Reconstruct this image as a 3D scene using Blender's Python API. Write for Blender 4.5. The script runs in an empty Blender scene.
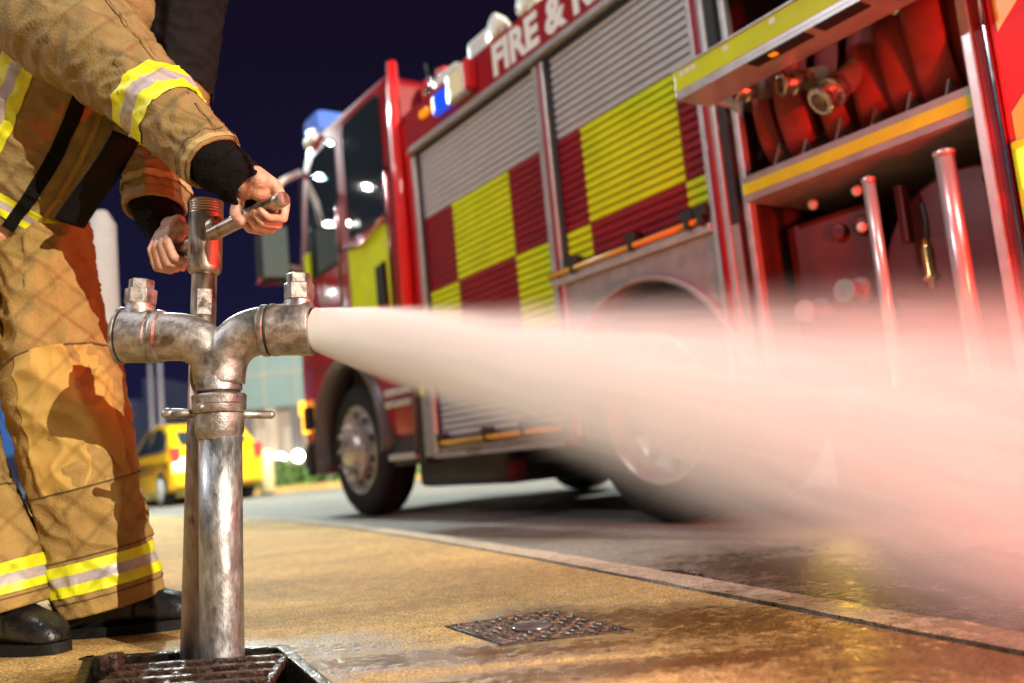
import bpy, bmesh, math, random
from mathutils import Vector, Matrix, noise
from mathutils.geometry import tessellate_polygon
R = math.radians
V = Vector
random.seed(7)
C = bpy.context.scene.collection
S = bpy.context.scene

# ------------------------------------------------------------------ camera
W, H, F = 1024, 683, 870.0
PITCH, ROLL, CAMZ = R(7.336), R(5.372), 0.33
fw = V((0, math.cos(PITCH), math.sin(PITCH)))
r0 = V((1, 0, 0)); u0 = r0.cross(fw)
rt = r0 * math.cos(ROLL) - u0 * math.sin(ROLL)
up = rt.cross(fw)
cam = bpy.data.cameras.new('camera')
co = bpy.data.objects.new('camera', cam); C.objects.link(co)
co.matrix_world = Matrix(((rt.x, up.x, -fw.x, 0), (rt.y, up.y, -fw.y, 0), (rt.z, up.z, -fw.z, CAMZ), (0, 0, 0, 1)))
cam.sensor_width = 36; cam.lens = F / W * 36
cam.clip_start = 0.05; cam.clip_end = 2000
cam.dof.use_dof = True; cam.dof.focus_distance = 1.70; cam.dof.aperture_fstop = 1.9; cam.dof.aperture_blades = 9
S.camera = co

# ------------------------------------------------------------------ night sky, lamps, exposure
w = bpy.data.worlds.new('World'); S.world = w; w.use_nodes = True
nt = w.node_tree; bg = nt.nodes['Background']
tc = nt.nodes.new('ShaderNodeTexCoord'); sx = nt.nodes.new('ShaderNodeSeparateXYZ')
cr = nt.nodes.new('ShaderNodeValToRGB')
nt.links.new(tc.outputs['Generated'], sx.inputs[0]); nt.links.new(sx.outputs[2], cr.inputs[0]); nt.links.new(cr.outputs[0], bg.inputs[0])
cr.color_ramp.elements[0].position = 0.0; cr.color_ramp.elements[0].color = (0.008, 0.0085, 0.034, 1)
cr.color_ramp.elements[1].position = 0.45; cr.color_ramp.elements[1].color = (0.0050, 0.0034, 0.0115, 1)
bg.inputs[1].default_value = 1.0

def lamp(name, kind, loc, energy, color, target=None, **kw):
    d = bpy.data.lights.new(name, kind); d.energy = energy; d.color = color
    for k, v in kw.items(): setattr(d, k, v)
    o = bpy.data.objects.new(name, d); C.objects.link(o); o.location = loc
    if target is not None:
        o.rotation_euler = (V(target) - V(loc)).to_track_quat('-Z', 'Y').to_euler()
    return o
# the tall floodlight behind the photographer (far away: a sun lamp), low, warm
SUNDIR = V((0.660, -0.700, 0.310))
lamp('floodlight', 'SUN', SUNDIR * 20, 4.0, (1.0, 0.87, 0.70), (0, 0, 0), angle=R(0.22))
# street lamps out of frame, plus an added overhead and an added fill lamp
lamp('street_and_fill_light', 'POINT', (-8.0, 1.0, 6.0), 820, (0.93, 0.95, 1.0), shadow_soft_size=0.10)
lamp('street_and_fill_light', 'POINT', (-3.2, 1.6, 8.0), 400, (0.95, 0.95, 1.0), shadow_soft_size=0.10)  # added high overhead lamp, brings out the slat relief
lamp('street_and_fill_light', 'POINT', (-3.4, -3.2, 4.2), 40, (1.0, 0.84, 0.70), shadow_soft_size=0.10)  # added weak frontal fill for the standpipe
lamp('street_and_fill_light', 'POINT', (3.2, -1.8, 5.5), 520, (1.0, 0.87, 0.70), shadow_soft_size=0.10)
lamp('street_and_fill_light', 'POINT', (6.5, 17, 7.5), 5000, (0.85, 1.0, 0.95), shadow_soft_size=0.2)
lamp('street_and_fill_light', 'POINT', (-5.5, 13.0, 6.5), 4200, (0.85, 1.0, 0.97), shadow_soft_size=0.2)
# small shop and festoon lamps along the street to the left: they glint in the cab
for i, p in enumerate([(-7.34, 10.62, 5.68), (-8.25, 10.55, 5.13), (-9.72, 12.52, 6.12), (-11.61, 13.65, 5.77), (-9.44, 11.7, 4.96), (-14.0, 15.41, 6.3), (-12.8, 13.79, 5.66), (-20.03, 19.33, 6.29), (-22.87, 20.53, 6.41), (-17.89, 15.34, 5.48), (-11.44, 11.8, 6.02)]):
    lamp('shop_lamp_light', 'POINT', p, (16, 13, 10, 18, 15, 13)[i % 6], ((.85, 1, .97), (1, .96, .92), (.7, 1, 1))[i % 3], shadow_soft_size=0.028)
# red strobe standing just out of frame to the right
lamp('red_strobe_light', 'POINT', (1.80, 1.25, 0.72), 120, (1.0, 0.025, 0.012), shadow_soft_size=0.06)
lamp('red_beacon_light', 'SPOT', (1.72, 0.55, 0.62), 260, (1.0, 0.025, 0.012), (1.50, 2.65, 0.50), shadow_soft_size=0.06, spot_size=R(56), spot_blend=.8)
lamp('amber_glint_light', 'POINT', (1.07, 3.06, 0.125), 1.3, (1.0, 0.62, 0.06), shadow_soft_size=0.03)  # added unseen lamp, only for the amber glint on the wet road
vs = S.view_settings
vs.view_transform = 'Standard'; vs.look = 'None'; vs.exposure = 0.42; vs.gamma = 1; vs.use_curve_mapping = False
S.cycles.use_denoising = True
S.cycles.volume_bounces = 6; S.cycles.max_bounces = 8; S.cycles.transparent_max_bounces = 16
S.cycles.volume_step_rate = 0.5
S.cycles.sample_clamp_indirect = 6

def at(px, py, Y):
    "the point of the place seen at photo pixel (px, py) that lies Y metres ahead"
    d = rt * ((px - W / 2) / F) - up * ((py - H / 2) / F) + fw
    return V((0, 0, CAMZ)) + d * (Y / d.y)
def on_ground(px, py, z=0.0):
    d = rt * ((px - W / 2) / F) - up * ((py - H / 2) / F) + fw
    return V((0, 0, CAMZ)) + d * ((z - CAMZ) / d.z)

# ------------------------------------------------------------------ materials
M = {}
def mat(name, col, rough=.5, metal=0., var=0., scale=20., bump=0., bscale=80., spots=None, coat=0., emit=None, estr=0., rvar=0., trans=0., alpha=1., spec=None, stretch=None):
    m = bpy.data.materials.new(name); m.use_nodes = True; t = m.node_tree; N = t.nodes; L = t.links
    b = N['Principled BSDF']; b.inputs['Base Color'].default_value = (*col, 1)
    b.inputs['Roughness'].default_value = rough; b.inputs['Metallic'].default_value = metal
    if coat: b.inputs['Coat Weight'].default_value = coat; b.inputs['Coat Roughness'].default_value = .04
    if emit: b.inputs['Emission Color'].default_value = (*emit, 1); b.inputs['Emission Strength'].default_value = estr
    if trans: b.inputs['Transmission Weight'].default_value = trans
    if alpha < 1: b.inputs['Alpha'].default_value = alpha
    if spec is not None: b.inputs['Specular IOR Level'].default_value = spec
    if var or bump or spots or rvar:
        tc = N.new('ShaderNodeTexCoord'); src = tc.outputs['Object']
        if stretch:
            mp = N.new('ShaderNodeMapping'); mp.inputs['Scale'].default_value = stretch; L.new(src, mp.inputs[0]); src = mp.outputs[0]
    cur = None
    if var or rvar:
        n = N.new('ShaderNodeTexNoise'); n.inputs['Scale'].default_value = scale; n.inputs['Detail'].default_value = 8; n.inputs['Roughness'].default_value = .65
        L.new(src, n.inputs['Vector'])
        if var:
            r = N.new('ShaderNodeValToRGB'); r.color_ramp.elements[0].position = .3; r.color_ramp.elements[1].position = .7
            r.color_ramp.elements[0].color = (*[c * (1 - var) for c in col], 1); r.color_ramp.elements[1].color = (*[min(1, c * (1 + var)) for c in col], 1)
            L.new(n.outputs['Fac'], r.inputs[0]); L.new(r.outputs[0], b.inputs['Base Color']); cur = r.outputs[0]
        if rvar:
            mr = N.new('ShaderNodeMapRange'); mr.inputs[1].default_value = .3; mr.inputs[2].default_value = .7
            mr.inputs[3].default_value = max(.03, rough - rvar); mr.inputs[4].default_value = min(1, rough + rvar)
            L.new(n.outputs['Fac'], mr.inputs[0]); L.new(mr.outputs[0], b.inputs['Roughness'])
    if spots:
        sc, thr, scol = spots
        n2 = N.new('ShaderNodeTexNoise'); n2.inputs['Scale'].default_value = sc; n2.inputs['Detail'].default_value = 6
        L.new(src, n2.inputs['Vector'])
        r2 = N.new('ShaderNodeValToRGB'); r2.color_ramp.elements[0].position = thr; r2.color_ramp.elements[1].position = thr + .09
        L.new(n2.outputs['Fac'], r2.inputs[0])
        mx = N.new('ShaderNodeMix'); mx.data_type = 'RGBA'; L.new(r2.outputs[0], mx.inputs['Factor'])
        if cur: L.new(cur, mx.inputs['A'])
        else: mx.inputs['A'].default_value = (*col, 1)
        mx.inputs['B'].default_value = (*scol, 1); L.new(mx.outputs['Result'], b.inputs['Base Color'])
    if bump:
        n3 = N.new('ShaderNodeTexNoise'); n3.inputs['Scale'].default_value = bscale; n3.inputs['Detail'].default_value = 5; L.new(src, n3.inputs['Vector'])
        bp = N.new('ShaderNodeBump'); bp.inputs['Strength'].default_value = bump; bp.inputs['Distance'].default_value = .01
        L.new(n3.outputs['Fac'], bp.inputs['Height']); L.new(bp.outputs[0], b.inputs['Normal'])
    M[name] = m; return m

mat('cast_brass', (.39, .37, .355), .45, .88, .5, 40, .16, 300, (22, .60, (.17, .125, .10)), rvar=.14)
mat('pipe_steel', (.42, .425, .435), .43, .9, .45, 70, .10, 320, (46, .61, (.19, .15, .13)), rvar=.14, stretch=(1, 1, .35))
mat('key_steel', (.39, .33, .275), .40, .88, .40, 55, .10, 320, (34, .60, (.17, .11, .085)), rvar=.14, stretch=(1, 1, .35))
mat('dark_seam', (.03, .022, .018), .6)
mat('sticker', (.50, .47, .43), .5, var=.4, scale=90, spots=(70, .50, (.14, .11, .10)))
mat('iron_wet', (.040, .027, .022), .2, .6, .5, 40, .6, 90, rvar=.15)
mat('iron_rust', (.065, .035, .024), .26, .3, .5, 50, .7, 120, rvar=.2)
mat('pit_dirt', (.03, .02, .015), .6)
mat('skin', (.56, .30, .21), .48, var=.30, scale=55, bump=.28, bscale=190, spots=(30, .62, (.55, .23, .17)))
mat('jacket', (.225, .155, .055), .88, var=.20, scale=26, bump=.32, bscale=170, spots=(9, .58, (.20, .125, .045)))
mat('trousers', (.295, .182, .050), .88, var=.20, scale=24, bump=.32, bscale=160, spots=(5, .62, (.29, .15, .045)))
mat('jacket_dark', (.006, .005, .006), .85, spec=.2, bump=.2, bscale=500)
mat('knit', (.006, .005, .005), .95, spec=.15, bump=.8, bscale=260)
mat('tape_yellow', (.66, .68, .015), .5, var=.10, scale=60)
mat('tape_silver', (.42, .37, .36), .45, .1, .15, 120)
mat('leather_boot', (.012, .011, .012), .32, var=.4, scale=30, bump=.2, bscale=90, rvar=.12)
mat('rubber', (.010, .009, .0095), .7, spec=.25, var=.3, scale=12, bump=.3, bscale=60)
mat('helmet', (.8, .75, .2), .3)
mat('truck_red', (.30, .004, .010), .5, var=.10, scale=3, coat=.6, spec=.3)
mat('truck_red_lit', (.66, .010, .012), .5, coat=.4, spec=.3)  # lit copy of the truck red, lamplight put into the colour
mat('band_red', (.28, .005, .010), .3, coat=.3)
mat('slat_silver', (.51, .50, .555), .42, .25, .06, 6)
mat('slat_red', (.24, .002, .016), .5, spec=.3, var=.2, scale=5)
mat('slat_yellow', (.62, .72, .002), .5, spec=.3, var=.12, scale=5)
mat('slat_gap', (.13, .115, .12), .6, .2)
mat('aluminium', (.52, .49, .48), .38, .55, .12, 18, rvar=.08)
mat('aluminium_dull', (.30, .27, .26), .5, .3, .2, 12)
mat('chrome', (.75, .72, .72), .12, 1., rvar=.05, scale=12)
mat('gasket', (.012, .012, .013), .6)
mat('amber_bar', (.72, .33, .01), .45)
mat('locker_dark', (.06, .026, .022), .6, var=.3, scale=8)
mat('locker_panel', (.15, .018, .016), .5, .2, .25, 5)  # red lamplight in the locker put into the base colour
mat('hose_red', (.24, .018, .012), .55, var=.25, scale=14, bump=.35, bscale=300)
mat('hose_black', (.035, .03, .03), .6, bump=.5, bscale=200)
mat('coupling', (.55, .46, .38), .28, .9, .25, 30, rvar=.1)
mat('brass', (.62, .40, .14), .25, .95, .2, 40)
mat('glass_dark', (.02, .03, .033), .03, spec=1., coat=1.)
mat('mirror_glass', (.30, .46, .46), .25, .3)  # teal reflection put into the base colour
mat('blue_lens', (.015, .10, .85), .12, coat=1., emit=(.01, .06, .8), estr=.55)
mat('blue_bar', (.10, .20, .62), .12, coat=1., emit=(.05, .12, .5), estr=.35)
mat('lamp_face', (.80, .72, .46), .15, coat=1., emit=(1, .85, .5), estr=.12)
mat('lamp_white', (.85, .84, .80), .3, coat=.4)
mat('lamp_white_lit', (.9, .9, .88), .3, emit=(1, .95, .9), estr=1.1)
mat('amber_lens', (.9, .32, .01), .2, emit=(1, .34, .01), estr=.45)
mat('amber_lit', (.9, .45, .03), .2, emit=(1, .42, .02), estr=2.6)
mat('white_plastic', (.70, .69, .68), .4)
mat('letter_white', (.82, .80, .78), .4)
mat('rim', (.44, .38, .36), .36, .6, .25, 16, spots=(9, .58, (.16, .11, .09)), rvar=.1)
mat('chassis', (.03, .024, .024), .6, var=.3, scale=6)
mat('car_yellow', (.78, .42, .005), .22, coat=.8)
mat('car_white_trim', (.75, .75, .72), .3)
mat('tail_lamp', (.7, .02, .02), .2, emit=(1, .05, .03), estr=.8)
mat('panel_teal', (.15, .21, .205), .6, var=.10, scale=.7)
mat('column_tan', (.36, .29, .23), .7, var=.2, scale=1.2)
mat('facade_dark', (.10, .085, .08), .6)
mat('shop_lamp', (1, 1, 1), .3, emit=(1, .95, .86), estr=9.)
mat('shop_glow', (.5, .42, .34), .5, emit=(1, .8, .6), estr=.28)
mat('far_block', (.022, .032, .075), .6, var=.3, scale=.3)
mat('far_window', (.08, .16, .22), .4, emit=(.12, .28, .42), estr=.16)
mat('bollard', (.70, .62, .34), .6)
mat('concrete_post', (.30, .30, .31), .8, var=.12, scale=12, bump=.3, bscale=120)
mat('leaf', (.09, .17, .03), .7, var=.4, scale=6)
mat('blue_hoarding', (.008, .04, .15), .5)

def ground_material(name, dry, wet, kind):
    m = bpy.data.materials.new(name); m.use_nodes = True; t = m.node_tree; N = t.nodes; L = t.links
    b = N['Principled BSDF']; tc = N.new('ShaderNodeTexCoord'); P = tc.outputs['Object']
    def noise_(s, d=6, rough=.6, vec=None):
        n = N.new('ShaderNodeTexNoise'); n.inputs['Scale'].default_value = s; n.inputs['Detail'].default_value = d; n.inputs['Roughness'].default_value = rough
        L.new(vec or P, n.inputs['Vector']); return n.outputs['Fac']
    def math_(op, a, b_=None, c=None):
        n = N.new('ShaderNodeMath'); n.operation = op
        for i, v in enumerate((a, b_, c)):
            if v is None: continue
            if isinstance(v, (int, float)): n.inputs[i].default_value = v
            else: L.new(v, n.inputs[i])
        return n.outputs[0]
    def ramp(f, p0, c0, p1, c1):
        r = N.new('ShaderNodeValToRGB'); r.color_ramp.elements[0].position = p0; r.color_ramp.elements[0].color = (*c0, 1)
        r.color_ramp.elements[1].position = p1; r.color_ramp.elements[1].color = (*c1, 1); L.new(f, r.inputs[0]); return r.outputs[0]
    def mix(f, a, b_, mode='MIX'):
        n = N.new('ShaderNodeMix'); n.data_type = 'RGBA'; n.blend_type = mode
        if isinstance(f, (int, float)): n.inputs['Factor'].default_value = f
        else: L.new(f, n.inputs['Factor'])
        for k, v in (('A', a), ('B', b_)):
            if isinstance(v, tuple): n.inputs[k].default_value = (*v, 1)
            else: L.new(v, n.inputs[k])
        return n.outputs['Result']
    big = noise_(2.2, 8, .7); fine = noise_(170 if kind == 'pave' else 260, 3)
    vor = N.new('ShaderNodeTexVoronoi'); vor.inputs['Scale'].default_value = 210 if kind == 'pave' else 300; L.new(P, vor.inputs['Vector'])
    c = ramp(big, .32, tuple(x * .74 for x in dry), .68, tuple(min(1, x * 1.16) for x in dry))
    c = mix(.75, c, ramp(fine, .38, (.16, .13, .08), .60, (1.35, 1.33, 1.28)), 'MULTIPLY')
    c = mix(.4, c, ramp(vor.outputs['Color'], .1, (.55, .5, .45), .9, (1.2, 1.2, 1.2)), 'MULTIPLY')
    blot = noise_(26, 5)
    c = mix(.5, c, ramp(blot, .40, (.62, .55, .45), .60, (1.12, 1.12, 1.12)), 'MULTIPLY')
    # wet patches: ellipses round spots on the ground with ragged edges
    sep = N.new('ShaderNodeSeparateXYZ'); L.new(P, sep.inputs[0])
    warp = noise_(7, 5); warp2 = noise_(38, 4)
    tot = None
    for (x, y, ang, ax, ay) in WET[kind]:
        ca, sa = math.cos(ang), math.sin(ang)
        dx = math_('SUBTRACT', sep.outputs[0], x); dy = math_('SUBTRACT', sep.outputs[1], y)
        a = math_('ADD', math_('MULTIPLY', dx, ca), math_('MULTIPLY', dy, sa)); bb = math_('SUBTRACT', math_('MULTIPLY', dy, ca), math_('MULTIPLY', dx, sa))
        q = math_('ADD', math_('POWER', math_('ABSOLUTE', math_('DIVIDE', a, ax)), 2.), math_('POWER', math_('ABSOLUTE', math_('DIVIDE', bb, ay)), 2.))
        q = math_('ADD', q, math_('MULTIPLY', math_('SUBTRACT', warp, .5), 2.2)); q = math_('ADD', q, math_('MULTIPLY', math_('SUBTRACT', warp2, .5), 2.6))
        mr = N.new('ShaderNodeMapRange'); mr.inputs[1].default_value = 1.95; mr.inputs[2].default_value = .0; L.new(q, mr.inputs[0])
        tot = mr.outputs[0] if tot is None else math_('MAXIMUM', tot, mr.outputs[0])
    wc = mix(1., c, wet, 'MULTIPLY')
    L.new(mix(tot, c, wc), b.inputs['Base Color'])
    mr = N.new('ShaderNodeMapRange'); mr.inputs[3].default_value = .82; mr.inputs[4].default_value = .10; L.new(tot, mr.inputs[0]); L.new(mr.outputs[0], b.inputs['Roughness'])
    bp = N.new('ShaderNodeBump'); bp.inputs['Strength'].default_value = .75 if kind == 'pave' else .5; bp.inputs['Distance'].default_value = .006
    L.new(math_('ADD', fine, math_('MULTIPLY', blot, .6)), bp.inputs['Height']); L.new(bp.outputs[0], b.inputs['Normal'])
    M[name] = m
WET = {'pave': [(-.25, 1.55, R(-6), .62, .075), (.30, 1.62, R(-28), .34, .16), (.02, 1.80, R(-40), .16, .12), (.55, 1.25, R(-60), .5, .28), (-.62, 1.62, 0, .36, .20), (.15, 1.35, R(0), .55, .06)],
       'road': [(.95, 2.0, R(-65), .95, .50), (1.35, 1.3, R(-60), 1.2, .7), (.62, 2.45, R(-60), .32, .22)],
       'kerb': [(.80, .9, R(-65), 1.0, .5)]}
ground_material('pavement_sand', (.66, .43, .14), (.27, .185, .11), 'pave')
ground_material('asphalt', (.27, .25, .225), (.30, .26, .22), 'road')
ground_material('kerb_stone', (.62, .52, .40), (.34, .25, .17), 'kerb')

# ------------------------------------------------------------------ mesh helpers
class MB:
    def __init__(s): s.bm = bmesh.new()
    def _fin(s, faces, mi, smooth):
        for f in faces: f.material_index = mi; f.smooth = smooth
    def box(s, c, size, bevel=0., mi=0, rot=None, seg=2):
        b = bmesh.new(); bmesh.ops.create_cube(b, size=1); bmesh.ops.scale(b, vec=size, verts=b.verts)
        if bevel: bmesh.ops.bevel(b, geom=list(b.edges), offset=min(bevel, min(size) * .45), segments=seg, affect='EDGES', profile=.6)
        return s.take(b, Matrix.Translation(c) @ (rot.to_4x4() if rot else Matrix()), mi)
    def take(s, b, mx, mi=0, smooth=False):
        vm = [s.bm.verts.new(mx @ v.co) for v in b.verts]; b.verts.index_update(); out = []
        for f in b.faces:
            try: n = s.bm.faces.new([vm[v.index] for v in f.verts])
            except ValueError: continue
            n.material_index = mi; n.smooth = smooth; out.append(n)
        b.free(); return out
    def b2(s, x0, x1, y0, y1, z0, z1, bevel=0., mi=0):
        return s.box(((x0 + x1) / 2, (y0 + y1) / 2, (z0 + z1) / 2), (abs(x1 - x0), abs(y1 - y0), abs(z1 - z0)), bevel, mi)
    def rings(s, rings, mi=0, smooth=True, cap=True, closed=True, mif=None):
        vr = [[s.bm.verts.new(p) for p in r] for r in rings]; n = len(rings[0])
        for i in range(len(vr) - 1):
            for j in range(n if closed else n - 1):
                k = (j + 1) % n
                f = s.bm.faces.new((vr[i][j], vr[i][k], vr[i + 1][k], vr[i + 1][j])); f.smooth = smooth
                f.material_index = mif(i, j) if mif else mi
        if cap:
            for r in (vr[0][::-1], vr[-1]):
                f = s.bm.faces.new(r); f.smooth = False; f.material_index = mi
    def tube(s, pts, rad, n=16, mi=0, cap=True, smooth=True):
        pts = [V(p) for p in pts]; rad = rad if hasattr(rad, '__len__') else [rad] * len(pts)
        s.rings([circle(c, fr, r, n) for (c, fr), r in zip(frames(pts), rad)], mi, smooth, cap)
    def lathe(s, prof, origin, axis, n=32, mi=0, cap=True, smooth=True):
        "prof: (distance along axis, radius)"
        ax = V(axis).normalized(); a = ax.orthogonal().normalized(); b = ax.cross(a); o = V(origin)
        s.rings([[o + ax * h + (a * math.cos(2 * math.pi * j / n) + b * math.sin(2 * math.pi * j / n)) * max(r, 1e-4) for j in range(n)] for h, r in prof], mi, smooth, cap)
    def prism(s, poly, z0, z1, bevel=0., mi=0, mx=None):
        "poly in (x, z) extruded along y from z0 to z1"
        b = bmesh.new(); vs_ = [b.verts.new((x, z0, z)) for x, z in poly]; f = b.faces.new(vs_)
        r = bmesh.ops.extrude_face_region(b, geom=[f]); bmesh.ops.translate(b, vec=(0, z1 - z0, 0), verts=[g for g in r['geom'] if isinstance(g, bmesh.types.BMVert)])
        bmesh.ops.recalc_face_normals(b, faces=b.faces)
        if bevel: bmesh.ops.bevel(b, geom=list(b.edges), offset=bevel, segments=3, affect='EDGES', profile=.6)
        return s.take(b, mx or Matrix(), mi)
    def ball(s, c, r, mi=0, n=16, sc=(1, 1, 1)):
        b = bmesh.new(); bmesh.ops.create_uvsphere(b, u_segments=n, v_segments=max(6, n // 2), radius=r)
        s.take(b, Matrix.Translation(c) @ Matrix.Diagonal((*sc, 1)), mi, True)
    def build(s, name, mats, parent=None, recalc=True, angle=None):
        if recalc: bmesh.ops.recalc_face_normals(s.bm, faces=s.bm.faces)
        me = bpy.data.meshes.new(name); s.bm.to_mesh(me); s.bm.free()
        for m in (mats if isinstance(mats, (list, tuple)) else [mats]): me.materials.append(M[m] if isinstance(m, str) else m)
        o = bpy.data.objects.new(name, me); C.objects.link(o)
        if parent: o.parent = parent
        if angle:
            try: me.set_sharp_from_angle(angle=R(angle))
            except Exception: pass
        return o
def frames(pts):
    out = []; prev = None
    for i, p in enumerate(pts):
        t = (pts[min(i + 1, len(pts) - 1)] - pts[max(i - 1, 0)]).normalized()
        if prev is None: a = t.orthogonal().normalized()
        else: a = (prev - t * prev.dot(t)).normalized()
        prev = a; out.append((p, (t, a, t.cross(a))))
    return out
def circle(c, fr, r, n, ph=0.):
    t, a, b = fr
    return [c + (a * math.cos(2 * math.pi * j / n + ph) + b * math.sin(2 * math.pi * j / n + ph)) * r for j in range(n)]
def spline(P, n):
    "Catmull-Rom through vectors or tuples of equal length"
    P = [V(p) if not isinstance(p, Vector) else p for p in P]
    Q = [P[0] * 2 - P[1]] + P + [P[-1] * 2 - P[-2]]; out = []
    for i in range(n + 1):
        u = i / n * (len(P) - 1); k = min(int(u), len(P) - 2); t = u - k
        a, b, c, d = Q[k:k + 4]
        out.append(.5 * ((2 * b) + (c - a) * t + (2 * a - 5 * b + 4 * c - d) * t * t + (3 * b - 3 * c + d - a) * t ** 3))
    return out
def tag(o, label=None, cat=None, group=None, kind=None):
    if label: o['label'] = label
    if cat: o['category'] = cat
    if group: o['group'] = group
    if kind: o['kind'] = kind
    return o
def empty(name, loc=(0, 0, 0), rz=0.):
    o = bpy.data.objects.new(name, None); C.objects.link(o); o.location = loc; o.rotation_euler = (0, 0, rz); o.empty_display_size = .1; return o

# ------------------------------------------------------------------ setting: ground, pavement, kerb, road
pit = [on_ground(84, 658).xy, on_ground(286, 646).xy, on_ground(352, 700).xy, on_ground(60, 722).xy]
plate = [on_ground(445, 627).xy, on_ground(553, 611).xy, on_ground(634, 631).xy, on_ground(502, 646).xy]
def sheet(name, outer, holes, z, m, kind='structure', label=None):
    polys = [[V((p[0], p[1], 0)) for p in outer]] + [[V((p[0], p[1], 0)) for p in h] for h in holes]
    tris = tessellate_polygon(polys); vs_ = [p for q in polys for p in q]
    b = MB(); bv = [b.bm.verts.new((p.x, p.y, z)) for p in vs_]
    for t in tris:
        f = b.bm.faces.new([bv[i] for i in t])
        f.normal_update()
        if f.normal.z < 0: f.normal_flip()
    o = b.build(name, m, recalc=False); o['kind'] = kind; return o
K = [(1.10, -.6), (1.02, .25), (.645, 1.198), (.345, 1.937), (-.01, 2.80), (-.423, 3.739), (-1.06, 5.08), (-1.70, 6.30), (-2.28, 7.20), (-3.17, 8.50), (-4.80, 10.90), (-9.2, 17.5), (-40, 62)]
K = [V((*k, 0)) for k in K]
def offset_line(P, d):
    out = []
    for i, p in enumerate(P):
        t = (P[min(i + 1, len(P) - 1)] - P[max(i - 1, 0)]).normalized(); out.append(p + V((t.y, -t.x, 0)) * d)
    return out
sheet('road', [(-300, -60), (300, -60), (300, 500), (-300, 500)], [pit], -.04, 'asphalt')
sheet('pavement', [(p.x, p.y) for p in K] + [(-60, 62), (-60, -20), (1.10, -20)], [pit, plate], 0., 'pavement_sand')
kb = MB(); Ki = offset_line(K, .015); Ko = offset_line(K, .105); Ko2 = offset_line(K, .118)
for i in range(len(K) - 1):
    n = max(1, int((K[i + 1] - K[i]).length / .95))
    for j in range(n if K[i].y < 15 else 1):
        nn = n if K[i].y < 15 else 1
        def lp(A, t): return A[i].lerp(A[i + 1], t)
        t0, t1 = j / nn, (j + 1) / nn - (.006 if nn > 1 else 0)
        rr = []
        for q_ in range(13):
            t = t0 + (t1 - t0) * q_ / 12
            a, b_, c = lp(Ki, t), lp(Ko, t), lp(Ko2, t); jn = lambda f_: V((noise.noise(a * 23 + V((f_, 0, 0))), noise.noise(a * 23 + V((0, f_, 0))), noise.noise(a * 40 + V((0, 0, f_))) * .4)) * .006
            a = a + jn(3); b_ = b_ + jn(7); c = c + jn(7)
            rr.append([a + V((0, 0, -.06)), a + V((0, 0, .003)), b_ + V((0, 0, .003)), c + V((0, 0, -.010)), c + V((0, 0, -.06))])
        kb.rings(rr, 0, False)
tag(kb.build('kerb', 'kerb_stone'), kind='structure')

# ------------------------------------------------------------------ hydrant pit and its iron frame
hp = empty('hydrant_box', (0, 0, 0)); tag(hp, 'open iron hydrant box sunk in the pavement under the standpipe', 'hydrant box')
b = MB(); c2 = sum(pit, V((0, 0))) / 4
top = [V((p.x, p.y, .001)) for p in pit]; bot = [V((p.x, p.y, -.35)) for p in pit]
for i in range(4): b.bm.faces.new([b.bm.verts.new(q) for q in (top[i], top[(i + 1) % 4], bot[(i + 1) % 4], bot[i])])
b.bm.faces.new([b.bm.verts.new(q) for q in bot])
b.build('pit', 'pit_dirt', hp)
b = MB()
for i in range(4):
    p, q = pit[i], pit[(i + 1) % 4]; d = (q - p).normalized(); nrm = V((-d.y, d.x))
    if nrm.dot(c2 - p) < 0: nrm = -nrm
    m_ = (p + q) / 2 + nrm * .010
    b.box((m_.x, m_.y, -.022), ((q - p).length, .020, .052), .004, 0, Matrix.Rotation(math.atan2(d.y, d.x), 3, 'Z'))
b.build('frame', 'iron_wet', hp)
b = MB()   # the open-work lid, slid to the near half of the frame
e1 = (pit[1] - pit[0]).normalized(); e2 = (pit[3] - pit[0]).normalized()
org = on_ground(122, 672).xy; e1 = (on_ground(298, 660).xy - org).normalized(); e2 = V((e1.y, -e1.x)) + e1 * .25; e2.normalize()
rz = math.atan2(e1.y, e1.x); rz2 = math.atan2(e2.y, e2.x)
for k in range(5):
    a = org + e2 * (.058 * k); L_ = .31
    m_ = a + e1 * L_ / 2; b.box((m_.x, m_.y, .004), (L_, .015, .018), .004, 0, Matrix.Rotation(rz, 3, 'Z'))
for k in range(6):
    a = org + e1 * (.062 * k + .002); m_ = a + e2 * .116; b.box((m_.x, m_.y, .002), (.24, .013, .014), .004, 0, Matrix.Rotation(rz2, 3, 'Z'))
a = org - e1 * .018 + e2 * .0; b.box((a.x, a.y, .02), (.034, .03, .03), .006, 0, Matrix.Rotation(rz, 3, 'Z'))
b.build('lattice_lid', 'iron_rust', hp)

# utility cover plate
pc = sum(plate, V((0, 0))) / 4
up_ = empty('access_cover', (pc.x, pc.y, 0)); tag(up_, 'rusty square iron access cover with raised tread set in the pavement', 'access cover')
b = MB(); pl = [p - pc for p in plate]
ins = [p * .93 for p in pl]
b.rings([[V((p.x, p.y, -.01)) for p in ins], [V((p.x, p.y, .0015)) for p in ins]], 0, False)
for i in range(10):
    for j in range(10):
        u, v = (i + .5) / 10, (j + .5) / 10
        q = (ins[0].lerp(ins[1], u)).lerp(ins[3].lerp(ins[2], u), v)
        if abs(u - .5) < .2 and abs(v - .5) < .2: continue
        b.box((q.x, q.y, .003), (.019, .005, .006), .0018, 0, Matrix.Rotation(R(45 if (i + j) % 2 else -45) - .3, 3, 'Z'), 1)
b.build('lid', 'iron_cover', up_) if mat('iron_cover', (.12, .07, .048), .28, .4, .5, 60, .6, 110, rvar=.14) else None
b = MB()
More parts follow.
